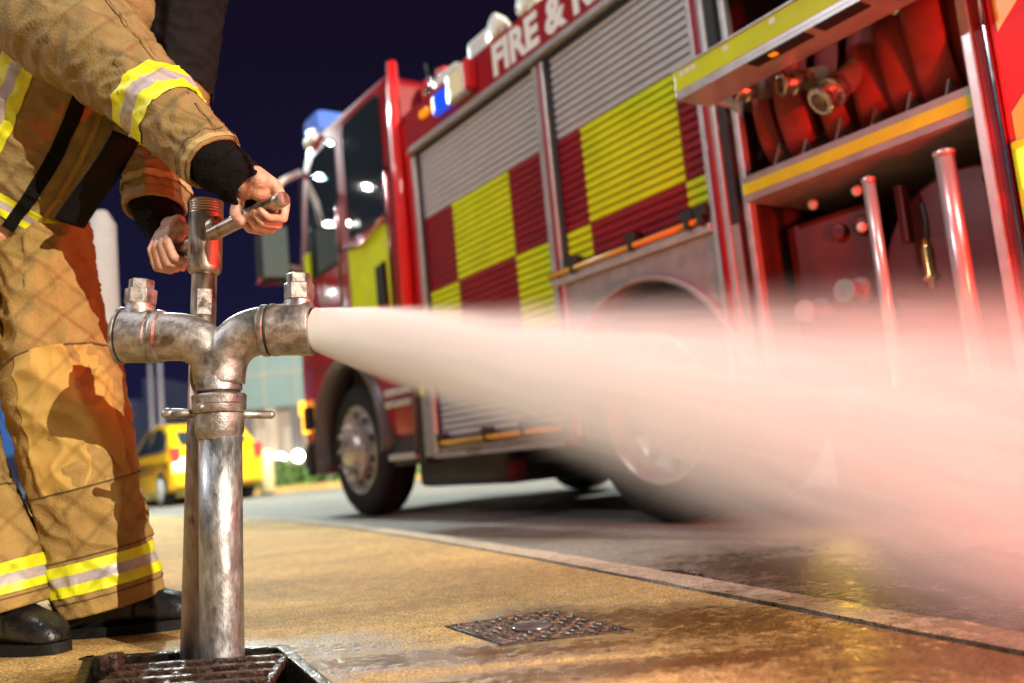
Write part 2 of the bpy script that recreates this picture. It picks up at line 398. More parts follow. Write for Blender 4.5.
for i in range(4):
    p, q = pl[i], pl[(i + 1) % 4]; p2, q2 = ins[i], ins[(i + 1) % 4]
    b.rings([[V((p.x, p.y, -.01)), V((p.x, p.y, .003)), V((p2.x * .995, p2.y * .995, .003)), V((p2.x * .995, p2.y * .995, -.01))], [V((q.x, q.y, -.01)), V((q.x, q.y, .003)), V((q2.x * .995, q2.y * .995, .003)), V((q2.x * .995, q2.y * .995, -.01))]], 0, False)
b.build('frame', 'iron_rust', up_)
b = MB(); b.lathe([(0, .040), (.005, .040), (.006, .036), (.006, .0)], (0, 0, .001), (0, 0, 1), 28)
b.box((.0, .0, .0085), (.05, .012, .004), .001, 0, Matrix.Rotation(.2, 3, 'Z'))
mat('badge_sheen', (.20, .16, .19), .16, .6, .3, 80)  # highlight on the raised bar put into the pale tint
b.build('badge', 'badge_sheen', up_)
# small valve cover out on the road
g = on_ground(665, 577, -.036)
b = MB(); b.lathe([(0, .10), (.006, .10), (.008, .094), (.003, .090), (.003, .078), (.006, .074), (.006, 0)], (0, 0, 0), (0, 0, 1), 28)
o = b.build('valve_cover', 'iron_rust'); o.location = (g.x, g.y, -.038); tag(o, 'small round rusty valve cover on the road beside the kerb', 'valve cover')

# ------------------------------------------------------------------ standpipe
YS = 1.69
sp = empty('standpipe', at(222, 661, YS)); tag(sp, 'weathered metal hydrant standpipe with two outlets spraying water', 'standpipe')
spi = sp.location.copy()
def P_(px, py, Y=YS): return at(px, py, Y) - spi
PX = YS / F * 1.0      # metres per pixel near the standpipe
ax_b, ax_t = P_(222.5, 672), P_(219.5, 420)
axis = (ax_t - ax_b).normalized()
b = MB()
pts = [ax_b - axis * .12, ax_b, P_(221, 540), P_(220.6, 437)]
b.tube(pts, [.0405, .0405, .0405, .0405], 40)
b.build('main_pipe', 'pipe_steel', sp)
def along(y): return P_(222.5 - 3 * (672 - y) / 252, y)
def lat(name, prof, m='cast_brass', n=40):
    b = MB(); o = along(prof[0][0]); rows = []
    for y, rpx in prof: rows.append(((along(y) - o).dot(axis), rpx * PX))
    b.lathe(rows, o, axis, n); return b.build(name, m, sp, angle=40)
lat('socket', [(439, 20.9), (436, 21.5), (433, 23.0), (430, 23.6), (414, 23.6), (412.5, 22)])
lat('coupling_collar', [(413, 24.6), (411, 26), (405, 26.2), (404.2, 25.2), (403.4, 26.2), (396, 26.6), (394.5, 25.4), (393.5, 21)])
lat('neck_seam', [(393.9, 20.6), (391.5, 20.6)], 'dark_seam')
lat('neck_ring', [(391.6, 21), (390.5, 22.4), (378, 22.4), (376.5, 21.3)])
b = MB()   # locking bar through the collar
l0, l1 = P_(168, 413.5, YS - .02), P_(271, 414.8, YS + .03)
b.tube([l0, l0.lerp(l1, .15), l0.lerp(l1, .3), l0.lerp(l1, .7), l1], [.0098, .0096, .0075, .0078, .0082], 14)
b.ball(l0, .0105, n=14, sc=(1.3, 1, 1)); b.ball(l1, .0082, n=14)
b.ball(P_(201, 407, YS - .045), .009, n=12)
b.build('locking_bar', 'cast_brass', sp)
# forked head: two cast elbows grown together
b = MB()
cl = spline([P_(216, 384), P_(215, 366), P_(209.5, 352), P_(198, 342), P_(184, 337.5), P_(168, 336.8), P_(152, 336.5)], 28)
crr = spline([P_(223, 384), P_(224, 366), P_(229, 351), P_(240, 339), P_(253, 332.8), P_(266, 330.6), P_(280, 329.5)], 28)
for path in (cl, crr):
    b.tube(path, [(21.5 + 3.6 * (i / 28) ** .8) * PX for i in range(29)], 32)
o = b.build('forked_head', 'cast_brass', sp)
m_ = o.modifiers.new('fuse', 'REMESH'); m_.mode = 'VOXEL'; m_.voxel_size = .0028; m_.use_smooth_shade = True
m_ = o.modifiers.new('soften', 'SMOOTH'); m_.factor = .5; m_.iterations = 5
def outlet(p0, p1, name):
    a = P_(*p0); c = P_(*p1); d = (c - a).normalized(); L_ = (c - a).length
    return a, d, L_
# left valve body, capped
a, d, L_ = outlet((164, 336.8), (125, 335.9), 'l')
b = MB(); k = PX
b.lathe([(0, 24.4 * k), (2 * k, 27 * k), (6 * k, 27.4 * k), (8 * k, 26 * k), (11 * k, 25.6 * k), (12 * k, 27.2 * k), (15 * k, 27.4 * k), (17 * k, 26.8 * k), (30 * k, 27.2 * k), (L_ - .002, 27.6 * k), (L_, 26 * k)], a, d, 40)
top_ = (axis - d * axis.dot(d)).normalized()
bx = P_(138, 336); b.lathe([(20 * k, 16 * k), (27 * k, 15 * k), (30 * k, 14.5 * k), (33 * k, 14.5 * k)], bx, top_, 28)
b.build('capped_outlet', 'cast_brass', sp, angle=40)
b = MB(); e = a + d * L_
b.lathe([(-.003, 27 * k), (0, 27 * k), (.0005, 26.4 * k), (.002, 26.4 * k)], e, d, 40); b.build('cap_seam', 'dark_seam', sp)
b = MB()
b.lathe([(.0015, 28.6 * k), (.004, 29.2 * k), (.008, 29 * k), (.0095, 27 * k), (.0105, 12 * k), (.0105, 6.4 * k), (.019, 6.2 * k), (.0205, 5 * k)], e, d, 40)
b.build('blank_cap', 'cast_brass', sp, angle=35)
def nut(base, h0, r1, h1, r2, h2, name):
    b = MB(); t_ = top_; a_ = (rt - t_ * rt.dot(t_)).normalized(); b_ = t_.cross(a_)
    def hexr(h, r, ph): return [base + t_ * h + (a_ * math.cos(math.pi / 3 * j + ph) + b_ * math.sin(math.pi / 3 * j + ph)) * r for j in range(6)]
    b.rings([hexr(h0, r1 * .94, .25), hexr(h0 + .002, r1, .25), hexr(h1 - .002, r1, .25), hexr(h1, r1 * .92, .25)], 0, False)
    b.rings([hexr(h1 - .001, r2, .25), hexr(h2 - .002, r2, .25), hexr(h2, r2 * .9, .25)], 0, False)
    b.lathe([(h0 - .004, r1 * .80), (h0 + .001, r1 * .80)], base, t_, 24)
    bmesh.ops.recalc_face_normals(b.bm, faces=b.bm.faces)
    o = b.build(name, 'cast_brass', sp); return o
nut(P_(137.5, 336), 32.5 * k, 15.6 * k, 48 * k, 12.4 * k, 58 * k, 'valve_nut')
# right valve body, open outlet
a, d, L_ = outlet((262, 330.8), (312.5, 328.4), 'r')
b = MB()
b.lathe([(0, 24.8 * k), (2 * k, 26.6 * k), (6 * k, 26.6 * k), (7.4 * k, 25.0 * k), (9 * k, 25.0 * k), (10.4 * k, 26.6 * k), (14 * k, 26.8 * k), (16 * k, 26.2 * k), (30 * k, 26.6 * k), (L_ - .003, 27.6 * k), (L_, 27 * k), (L_, 21 * k), (L_ - .03, 20 * k), (L_ - .03, 0)], a, d, 40, cap=False)
top_ = (axis - d * axis.dot(d)).normalized()
b.lathe([(20 * k, 16 * k), (25 * k, 15 * k), (27 * k, 14.6 * k), (29 * k, 14.4 * k)], P_(299, 329), top_, 28)
b.build('open_outlet', 'cast_brass', sp, angle=40)
b = MB(); b.lathe([(7.6 * k, 25.6 * k), (9 * k, 25.6 * k)], a, d, 40); b.build('outlet_seam', 'dark_seam', sp)
nut(P_(299.5, 329), 29.5 * k, 14.8 * k, 47 * k, 12.4 * k, 57 * k, 'valve_nut')
NOZ = a + d * L_ + spi; NOZD = d.copy()

# ------------------------------------------------------------------ hydrant key (the tee-handled spindle behind the standpipe)
YK = 1.775
hk = empty('hydrant_key', at(194, 662, YK)); ki = hk.location.copy()
tag(hk, 'tall rusty steel hydrant key with tee handle, held by the firefighter behind the standpipe', 'hydrant key')
def Q_(px, py, Y=YK): return at(px, py, Y) - ki
kp = YK / F
a, c = Q_(192.5, 676), Q_(204.5, 272); kax = (c - a).normalized()
b = MB(); b.tube([a - kax * .10, a, a.lerp(c, .5), c], [12 * kp, 12 * kp, 12.4 * kp, 12.4 * kp], 32); b.build('shaft', 'key_steel', hk)
b = MB(); L_ = (Q_(207.6, 201) - c).length
pr = [(-3 * kp, 13 * kp), (0, 16.2 * kp), (4 * kp, 17 * kp), (L_ - 15 * kp, 17 * kp)]
for q in range(5):
    h = L_ - 14 * kp + q * 2.7 * kp; pr += [(h, 17 * kp), (h + .9 * kp, 16.3 * kp), (h + 1.8 * kp, 17 * kp)]
pr += [(L_ - .6 * kp, 16.6 * kp), (L_, 15.4 * kp)]
b.lathe(pr, c, kax, 36); b.build('head', 'key_steel', hk, angle=50)
h0, h1 = Q_(155, 262.5, 1.872), Q_(284.5, 198.2, 1.622)
b = MB(); b.tube([h0, h0.lerp(h1, .03), h0.lerp(h1, .97), h1], [.0125, .0148, .0152, .0138], 20); b.build('handle_bar', 'key_steel', hk)
hb = (h1 - h0).normalized()
b = MB(); ctr = Q_(212.5, 231.5, YK - .02); b.lathe([(.0, .0215), (.030, .0215), (.034, .019)], c + kax * (L_ * .56) + hb * .014, hb, 24); b.build('boss', 'key_steel', hk, angle=40)
b = MB(); e = Q_(215.5, 218, YK - .033); b.ball(e, .0042, n=10); b.build('hole_dot', 'dark_seam', hk)  # dark bead standing in for the shade of a small hole
b = MB()   # worn paper label wrapped round the shaft
th0 = None; rr = []
a_ = (V((0, -1, 0)) - kax * kax.y * -1).normalized(); b_ = kax.cross(a_)
for y in (318, 292):
    o_ = a.lerp(c, (676 - y) / 404.); ring = []
    for q in range(9):
        t_ = R(-8 + q * 8); ring.append(o_ + (a_ * math.cos(t_) + b_ * math.sin(t_)) * 12.9 * kp)
    rr.append(ring)
b.rings(rr, 0, True, False, False); b.build('paper_label', 'sticker', hk)

# ------------------------------------------------------------------ water
sprayL = 1.95
sd = (at(1024, 462, 1.60) - NOZ).normalized()
zl = sd; yl = V((0, 0, 1)); yl = (yl - zl * yl.dot(zl)).normalized(); xl = yl.cross(zl)
b = MB(); n = 40; rings = []
R0 = .042
def coneR(t): return R0 + .085 * (t / .3) if t < .3 else R0 + .085 + (t - .3) * .30
for i in range(15):
    t = sprayL * (i / 14) ** 1.3; rings.append([V((math.cos(2 * math.pi * j / n) * coneR(t), math.sin(2 * math.pi * j / n) * coneR(t), t)) for j in range(n)])
b.rings(rings)
wm = bpy.data.materials.new('spray_water'); wm.use_nodes = True; t = wm.node_tree; N = t.nodes; L = t.links
N.remove(N['Principled BSDF']); out = N['Material Output']
pv = N.new('ShaderNodeVolumePrincipled'); pv.inputs['Color'].default_value = (.935, .93, .93, 1); pv.inputs['Anisotropy'].default_value = .0
L.new(pv.outputs[0], out.inputs['Volume'])
tcn = N.new('ShaderNodeTexCoord'); sp3 = N.new('ShaderNodeSeparateXYZ'); L.new(tcn.outputs['Object'], sp3.inputs[0])
def mth(op, a, b_=None, c=None, clamp=False):
    n = N.new('ShaderNodeMath'); n.operation = op; n.use_clamp = clamp
    for i, v in enumerate((a, b_, c)):
        if v is None: continue
        if isinstance(v, (int, float)): n.inputs[i].default_value = v
        else: L.new(v, n.inputs[i])
    return n.outputs[0]
X, Y_, Z = sp3.outputs
rad = mth('SQRT', mth('ADD', mth('MULTIPLY', X, X), mth('MULTIPLY', Y_, Y_)))
cone = mth('ADD', mth('MAXIMUM', mth('MULTIPLY', Z, .25), mth('SUBTRACT', mth('MULTIPLY', Z, .29), .012)), R0)
rel = mth('DIVIDE', rad, cone)
# streaks that run away from the outlet
cmb = N.new('ShaderNodeCombineXYZ'); zz = mth('ADD', Z, .14)
L.new(mth('DIVIDE', X, zz), cmb.inputs[0]); L.new(mth('DIVIDE', Y_, zz), cmb.inputs[1]); L.new(mth('MULTIPLY', Z, .12), cmb.inputs[2])
nz = N.new('ShaderNodeTexNoise'); nz.inputs['Scale'].default_value = 34; nz.inputs['Detail'].default_value = 7; nz.inputs['Roughness'].default_value = .7; L.new(cmb.outputs[0], nz.inputs['Vector'])
mr = N.new('ShaderNodeMapRange'); mr.interpolation_type = 'SMOOTHSTEP'
edge0 = mth('SUBTRACT', .98, mth('MULTIPLY', Z, .9, clamp=True)); 
edge0 = mth('MAXIMUM', mth('SUBTRACT', .90, mth('MULTIPLY', Z, 2.2)), .12)
L.new(rel, mr.inputs[0]); mr.inputs[1].default_value = 1.0; L.new(edge0, mr.inputs[2]); mr.inputs[3].default_value = 0.; mr.inputs[4].default_value = 1.
core = mth('DIVIDE', 8.6, mth('POWER', mth('ADD', Z, .12), 1.80))
fade = N.new('ShaderNodeMapRange'); fade.inputs[1].default_value = 1.9; fade.inputs[2].default_value = 1.3; L.new(Z, fade.inputs[0])
fall = mth('POWER', mr.outputs[0], 1.35)
den = mth('MULTIPLY', mth('MULTIPLY', core, fall), mth('MULTIPLY', fade.outputs[0], mth('POWER', mth('MULTIPLY', nz.outputs['Fac'], 2.0), 1.9)))
L.new(den, pv.inputs['Density'])
try: wm.cycles.volume_step_rate = .35
except Exception: pass
o = b.build('water_spray', wm); M['spray_water'] = wm
o.matrix_world = Matrix(((xl.x, yl.x, zl.x, NOZ.x), (xl.y, yl.y, zl.y, NOZ.y), (xl.z, yl.z, zl.z, NOZ.z), (0, 0, 0, 1)))
tag(o, 'white cone of water mist spraying from the open standpipe outlet', 'water spray')

# ------------------------------------------------------------------ fire engine (local axes: x forward, y out towards the pavement, z up)
YAW = math.atan2(.83084, -.55651)
TO = V((2.1777, 1.4587, -.04))
fe = empty('fire_engine', TO, YAW); tag(fe, 'red fire engine with yellow and red checked roller shutters parked by the kerb', 'fire engine')
TM = Matrix.Translation(TO) @ Matrix.Rotation(YAW, 4, 'Z')
def place(o): o.location = TO; o.rotation_euler = (0, 0, YAW); return o
BW = -2.40                                                     # width of the truck
b = MB(); b.b2(.5, 6.9, -.75, -1.0, .55, .80); b.b2(.5, 6.9, -1.4, -1.65, .55, .80)
b.b2(3.60, 4.75, -.28, -.9, .30, .55, .04); b.b2(5.2, 5.6, -.5, -1.9, .35, .9, .03); b.b2(4.3, 5.45, -.15, -1.0, .20, .52, .05); b.b2(.4, 2.2, -.30, -2.2, .10, .40, .04)  # last block is an added dark filler hiding the lit road behind
b.tube([(6.25, -.25, .51), (6.25, -2.15, .51)], .07, 12); b.tube([(2.89, -.25, .51), (2.89, -2.15, .51)], .09, 12)
b.b2(2.3, 3.5, -.45, -1.95, .62, 1.1); b.b2(5.3, 7.0, -.5, -1.9, .62, 1.0); b.b2(.5, 2.2, -.12, -2.3, .36, .44, .02)
b.build('chassis', 'chassis', fe)
# body shell
b = MB()
b.b2(.30, 4.985, -.012, -.06, 2.440, 2.690, .008)              # red band over the shutters
b.b2(.30, 4.985, -2.34, -2.39, .40, 2.690, .008); b.b2(.30, 4.985, -.05, -2.36, 2.62, 2.66)
b.b2(4.92, 4.985, -.06, -2.35, .40, 2.69, .01); b.b2(.30, .34, -.06, -2.35, .40, 2.6)
b.b2(2.34, 4.90, -.75, -.80, .45, 2.6); b.b2(2.34, 2.38, -.08, -.80, .9, 2.6); b.b2(3.40, 3.46, -.10, -.80, .45, 2.6)
b.build('body', 'truck_red', fe)
b = MB(); b.b2(.30, 4.93, .000, -.05, 2.388, 2.440, .006); b.b2(.30, 4.93, .000, .022, 2.388, 2.402, .003); b.build('gutter_rail', 'aluminium', fe)
b = MB(); b.b2(.30, 4.90, -.012, -.04, 2.366, 2.386); b.build('gutter_seal', 'gasket', fe)
def post(name, x0, x1, z0, z1, strips):
    # strips: (x0, x1, material, how far proud)
    root = None
    for i, (a, c, m, pr) in enumerate(strips):
        b = MB(); b.b2(a, c, pr, -.07, z0, z1, .005); o = b.build(name if root is None else ('gasket' if m == 'gasket' else 'trim_strip'), m, root or fe)
        root = root or o
post('front_post', 4.8, 4.93, .42, 2.366, [(4.865, 4.918, 'aluminium', -.004), (4.842, 4.864, 'gasket', -.015)])
post('middle_post', 3.4, 3.5, .42, 2.366, [(3.450, 3.500, 'aluminium', -.004), (3.424, 3.449, 'band_red', .002), (3.404, 3.423, 'aluminium', -.002), (3.374, 3.403, 'gasket', -.014)])
post('rear_post', 2.2, 2.4, .42, 2.366, [(2.362, 2.392, 'aluminium', -.002), (2.330, 2.361, 'band_red', .004), (2.300, 2.329, 'aluminium', -.002), (2.258, 2.299, 'gasket', -.016)])
post('locker_post', 1.2, 1.3, .42, 2.366, [(1.268, 1.302, 'aluminium', .0), (1.236, 1.267, 'truck_red', -.006), (1.220, 1.235, 'chrome', .004)])
# roller shutters
PIT_ = .0405
def shutter(x0, x1, z0, z1, cols):
    "cols(x, z) gives material index 0 silver 1 red 2 yellow; seams[x] are the edges of the blocks"
    b = MB(); xs = sorted({x0, x1, *[x for x in SEAMS if x0 < x < x1]}); n = int((z1 - z0) / PIT_)
    for i in range(n):
        za = z1 - (i + 1) * PIT_; prof = [(-.048, za), (-.048, za + .009), (-.036, za + .010), (-.032, za + .016), (-.032, za + .034), (-.037, za + .0405)]
        for j in range(len(xs) - 1):
            m_ = cols((xs[j] + xs[j + 1]) / 2, za + .02)
            for k in range(len(prof) - 1):
                q = [(xs[j], *prof[k]), (xs[j + 1], *prof[k]), (xs[j + 1], *prof[k + 1]), (xs[j], *prof[k + 1])]
                f = b.bm.faces.new([b.bm.verts.new(p) for p in q]); f.material_index = 3 if k < 1 else m_; f.smooth = False
    b.b2(x0, x1, -.055, -.075, z0, z1)
    return b.build('roller_shutter', ['slat_silver', 'slat_red', 'slat_yellow', 'slat_gap'], fe)
SEAMS = (4.48, 3.845)
def colA(x, z):
    if z > 1.915 or z < .985: return 0
    mid = 3.845 < x < 4.48
    return (2 if mid else 1) if z > 1.45 else (1 if mid else 2)
shutter(3.502, 4.840, .50, 2.37, colA)
SEAMS = (3.185, 2.53)
def colB(x, z):
    if z > 1.92: return 0
    mid = 2.53 < x < 3.185
    if z < 1.275 + .02 and mid: return 0
    return (2 if mid else 1) if z > 1.455 else (1 if mid else 2)
shutter(2.394, 3.374, 1.262, 2.37, colB)
def lift_bar(x0, x1, z, clamps):
    b = MB(); b.tube([(x0, .012, z), (x1, .012, z)], .013, 14); o = b.build('lift_bar', 'amber_bar', fe)
    for x in clamps:
        b = MB(); b.b2(x - .035, x + .035, -.03, .026, z + .012, z + .060, .008); b.b2(x - .014, x + .014, -.02, .030, z - .024, z + .02, .006); b.build('clamp', 'gasket', o)
lift_bar(2.43, 3.50, 1.243, (3.30, 2.86, 2.50, 2.425))
lift_bar(3.52, 4.86, .478, (4.79, 4.25, 3.86))
b = MB(); b.b2(2.39, 3.50, .010, -.08, 1.185, 1.222, .006); b.b2(2.39, 3.50, -.012, -.08, 1.223, 1.260, .004); b.build('shutter_sill', 'aluminium', fe)
b = MB(); b.b2(3.51, 4.90, .012, -.10, .385, .418, .006); b.b2(3.51, 4.84, -.012, -.10, .42, .495, .004); b.build('lower_sill', 'aluminium_dull', fe)
b = MB(); b.tube([(4.78 - i * .012, -.004, .44) for i in range(100)], [.004 + .007 * random.random() ** 2 for i in range(100)], 8)
b.build('step_tread', 'chrome', fe)
# corner panel at the front of the body
b = MB(); b.b2(4.925, 5.06, -.008, -.2, .40, 1.35, .012); o = b.build('corner_panel', 'aluminium_dull', fe)
b = MB(); b.b2(4.99, 5.05, -.007, -.004, .80, .95, .001); b.build('reflector', 'slat_yellow', o)
# wheel-arch panels
def arch_panel(x0, x1, z0, z1, cx_, r, zc, name, m, y0=-.012, y1=-.06):
    poly = [(x0, z0), (x0, z1), (x1, z1), (x1, z0)]
    arc = [(cx_ + r * math.cos(t_), zc + r * math.sin(t_)) for t_ in [math.pi * q / 24 for q in range(25)]]
    b = MB(); b.prism([(x1, z0), (x1, z1), (x0, z1), (x0, z0), (cx_ - r, z0)] + arc[::-1] + [(cx_ + r, z0)], y0, y1); return b.build(name, m, fe)
arch_panel(2.26, 3.50, .42, 1.184, 2.87, .575, .50, 'wheel_arch_panel', 'aluminium_dull')
b = MB()
b.rings([[V((2.87 + rr_ * math.cos(t_), yy, .50 + rr_ * math.sin(t_))) for rr_, yy in ((.572, -.012), (.572, .022), (.600, .022), (.600, -.012))] for t_ in [math.pi * (q / 30 * 1.10 - .05) for q in range(31)]], 0, True)
b.build('wheel_arch_lip', 'aluminium_dull', fe)
b = MB(); b.rings([[V((2.87 + .574 * math.cos(t_), yy, .50 + .574 * math.sin(t_))) for yy in (-.014, -.60)] for t_ in [math.pi * q / 30 for q in range(31)]], 0, True, False, False); b.build('wheel_arch_liner', 'aluminium_dull', fe)
# open locker
b = MB()
b.b2(.34, 2.30, -.80, -.84, .44, 2.40); b.b2(2.262, 2.30, -.06, -.80, .44, 2.38); b.b2(1.18, 1.215, -.06, -.80, .44, 2.38); b.b2(1.20, 2.28, -.05, -.82, 2.372, 2.40)
b.b2(1.20, 2.28, -.05, -.82, .42, .46)
b.build('locker_lining', 'locker_dark', fe)
b = MB(); b.b2(2.222, 2.260, -.045, -.085, .55, 2.37, .008); b.build('locker_guide', 'aluminium', fe)
b = MB(); b.b2(1.305, 2.215, -.012, -.035, 1.252, 1.352, .004); b.b2(1.305, 2.215, -.035, -.78, 1.252, 1.272); sh = b.build('shelf', 'aluminium_dull', fe)
b = MB(); b.b2(1.305, 2.215, -.009, -.0125, 1.280, 1.324, .001); b.build('reflective_strip', 'slat_yellow', sh)
for x in (2.085, 1.955, 1.81, 1.668, 1.535, 1.40):
    b = MB(); b.prism([(-.05, 1.352), (-.05, 1.36), (-.10, 1.46), (-.60, 1.46), (-.60, 1.352)], -.004, .004, 0, 0, Matrix.Translation((x, 0, 0)) @ Matrix.Rotation(R(90), 4, 'Z'))
    b.build('divider', 'aluminium_dull', sh)
# tray pulled out above
tr_ = empty('drop_tray', (0, 0, 0)); tr_.parent = fe
tr_.name = 'pull_out_tray'
b = MB(); b.b2(1.31, 2.245, .262, .085, 1.640, 1.652); b.b2(1.31, 2.245, .25, .262, 1.652, 1.754, .003); b.b2(2.232, 2.245, .25, -.50, 1.652, 1.70); b.b2(1.31, 1.323, .25, -.50, 1.652, 1.70)
b.b2(1.31, 2.245, .225, .270, 1.752, 1.760, .002)
b.build('tray_pan', 'aluminium', tr_)
b = MB(); b.b2(1.315, 2.24, .2625, .2645, 1.672, 1.750, .0006); o = b.build('reflective_strip', 'slat_yellow', tr_)
for x in (2.20, 2.17, 2.14, 1.98, 1.77, 1.52):
    b = MB(); b.b2(x - .012, x + .012, .2648, .2655, 1.722, 1.74); b.build('label_tag', 'lamp_white', o)
b = MB(); b.b2(1.66, 1.90, .20, .262, 1.634, 1.640, .002); b.build('catch_plate', 'gasket', tr_); b = MB(); b.b2(1.45, 1.62, .20, .262, 1.634, 1.640, .002); b.build('catch_plate', 'gasket', tr_)
b = MB(); b.b2(1.79, 1.815, .225, .25, 1.628, 1.633, .001); b.build('catch', 'amber_lens', tr_)
mat('tube_grey', (.62, .58, .58), .30, .6)
# lower locker: upright tubes, hose reel, pump panel
for x, r_, flat in ((1.695, .021, 1), (1.425, .030, 1.4)):
    b = MB(); b.tube([(x, -.03, .47), (x, -.03, .80), (x, -.03, 1.17)], [r_] * 3, 20); b.tube([(x, -.03, 1.17), (x, -.03, 1.185), (x, -.03, 1.192)], [r_ * 1.12, r_ * 1.12, r_ * .5], 16)
    b.build('upright_tube', 'tube_grey', fe)
b = MB()
for y in (-.20, -.42): b.lathe([(0, .30), (.012, .305), (.02, .29), (.02, .05)], (1.47, y, .86), (0, 1, 0), 40)
b.lathe([(0, .09), (.22, .09)], (1.47, -.42, .86), (0, 1, 0), 24)
o = b.build('hose_reel', 'locker_panel', fe)
b = MB()
for k_ in range(5):
    rr_ = .13 + k_ * .033
    for y in (-.24, -.275, -.31, -.345, -.38):
        b.tube([(1.47 + rr_ * math.cos(t_), y, .86 + rr_ * math.sin(t_)) for t_ in [2 * math.pi * q / 30 for q in range(31)]], .016, 8, cap=False)
b.build('reel_hose', 'hose_red', o)
b = MB(); b.tube([(1.56, -.10, 1.06), (1.55, -.09, 1.00), (1.55, -.08, .94)], [.008, .008, .010], 10); b.build('hose_end', 'hose_black', o)
b = MB(); b.lathe([(0, .012), (.03, .016), (.035, .020), (.12, .020), (.125, .026), (.14, .026), (.145, .014), (.17, .012)], (1.553, -.075, .94), (0, 0, -1), 20); b.build('branch_nozzle', 'brass', o)
b = MB(); b.b2(1.80, 2.20, -.22, -.24, .60, 1.16, .01); o = b.build('pump_panel', 'locker_panel', fe)
for x, z in ((1.86, 1.08), (1.96, 1.08)):
    b = MB(); b.lathe([(0, .032), (.02, .034), (.024, .026), (.018, 0)], (x, -.22, z), (0, 1, 0), 24); b.build('gauge', 'locker_panel', o)
for x, z in ((1.90, .84), (2.08, .80)):
    b = MB(); b.lathe([(0, .05), (.03, .05), (.035, .035), (.09, .035), (.10, .042), (.12, .042)], (x, -.22, z), (0, 1, 0), 24); b.build('delivery_valve', 'aluminium_dull', o)
b = MB(); b.b2(1.63, 1.66, -.11, -.15, .95, 1.15, .006); b.build('bracket', 'locker_panel', fe)
for x, z in ((1.83, 1.195), (1.83, 1.06), (2.02, 1.2)):
    b = MB(); b.ball((x, -.16, z), .02, n=10); b.build('work_light', 'lamp_white', fe)
# tail panel
b = MB(); b.b2(.30, 1.218, -.008, -.06, .42, 2.386, .01); tp = b.build('tail_panel', 'truck_red_lit', fe)
def chevron(zt, wd, name='chevron'):
    b = MB(); z1 = zt
    # stripe running down to the rear at 45 degrees, clipped to the panel
    poly = [(1.195, zt), (1.195, zt - wd), (1.195 - .86, zt - wd + .86), (1.195 - .86, zt + .86)]
    poly = [(x, min(2.37, z)) for x, z in poly]
    b.prism(poly, -.0065, -.004); b.build(name, 'amber_stripe', tp)
mat('amber_stripe', (.72, .50, .01), .35, coat=.6)
chevron(1.99, .52); chevron(1.22, .42)
b = MB(); b.b2(1.085, 1.205, -.004, .018, .76, 1.13, .014); mk = b.build('side_lamp_bezel', 'slat_yellow', fe)
b = MB(); b.b2(1.105, 1.185, .014, .034, .98, 1.10, .014); b.b2(1.105, 1.185, .014, .034, .80, .93, .014); b.build('side_lamp', 'amber_lit', mk)
# lettering along the band
def lettering(txt, x, z, h, wide, parent):
    cu = bpy.data.curves.new('t', 'FONT'); cu.body = txt; cu.size = 1; cu.offset = .040; cu.extrude = .004; cu.space_character = 1.0
    o = bpy.data.objects.new('t', cu); C.objects.link(o); dg = bpy.context.evaluated_depsgraph_get()
    me = bpy.data.meshes.new_from_object(o.evaluated_get(dg)); bpy.data.objects.remove(o)
    xs = [v.co.x for v in me.vertices]; ys = [v.co.y for v in me.vertices]; x0, x1, y0, y1 = min(xs), max(xs), min(ys), max(ys)
    for v in me.vertices:
        u, v_, w_ = (v.co.x - x0) / (x1 - x0), (v.co.y - y0) / (y1 - y0), v.co.z
        v.co = (x - u * wide, -.0095 + w_ * .6, z + v_ * h)
    me.materials.clear(); me.materials.append(M['letter_white'])
    o = bpy.data.objects.new('lettering', me); C.objects.link(o); o.parent = parent; return o
bandlab = fe
lettering('FIRE & RESCUE', 3.855, 2.468, .192, 1.60, fe)
# lights on the band
b = MB(); b.b2(4.325, 4.51, -.01, .035, 2.485, 2.625, .02, 0); b.build('blue_strobe', 'blue_lens', fe)
b = MB(); b.b2(4.09, 4.30, -.01, .045, 2.475, 2.665, .014); o = b.build('flood_lamp', 'aluminium', fe)
b = MB(); b.b2(4.11, 4.28, .045, .051, 2.495, 2.645, .004); b.build('lamp_glass', 'lamp_face', o)
b = MB(); b.b2(4.03, 4.09, -.01, .055, 2.49, 2.66, .01); b.build('lamp_bracket', 'truck_red_lit', fe)
b = MB(); b.b2(4.61, 4.72, -.012, .02, 2.555, 2.605, .018); b.build('marker_lamp', 'amber_lens', fe)
# gear on the roof
for x0, x1, y0, y1, z1 in ((4.02, 4.26, -.10, -.42, 2.88), (3.00, 3.36, -.12, -.5, 2.80), (2.30, 2.80, -.12, -.5, 2.80)):
    b = MB(); b.b2(x0, x1, y0, y1, 2.69, z1, .03); b.build('roof_box', 'white_plastic', fe)
for x, z in ((3.84, 2.76), (3.53, 2.77), (3.45, 2.75), (2.95, 2.76)):
    b = MB(); b.lathe([(0, .04), (.05, .075), (.11, .085), (.12, .078), (.118, 0)], (x, -.14, z), (.2, 1, .15), 24); b.ball((x, -.2, z - .05), .04, n=10); b.build('roof_lamp', 'lamp_white', fe)
b = MB(); b.b2(4.34, 4.62, -.06, -.3, 2.72, 2.80, .02); b.build('roof_lamp_bar', 'lamp_white', fe)
b = MB(); 
for q in range(9): b.ball((4.62 + .035 * q, -.12 - .03 * (q % 3), 2.70 + .05 * ((q * 7) % 4)), .028 + .008 * (q % 2), n=10)
b.tube([(4.7, -.1, 2.66), (4.72, -.1, 2.95)], .03, 10); b.tube([(4.85, -.12, 2.7), (4.6, -.12, 2.78)], .022, 10)
b.build('roof_fitting', 'chrome', fe)
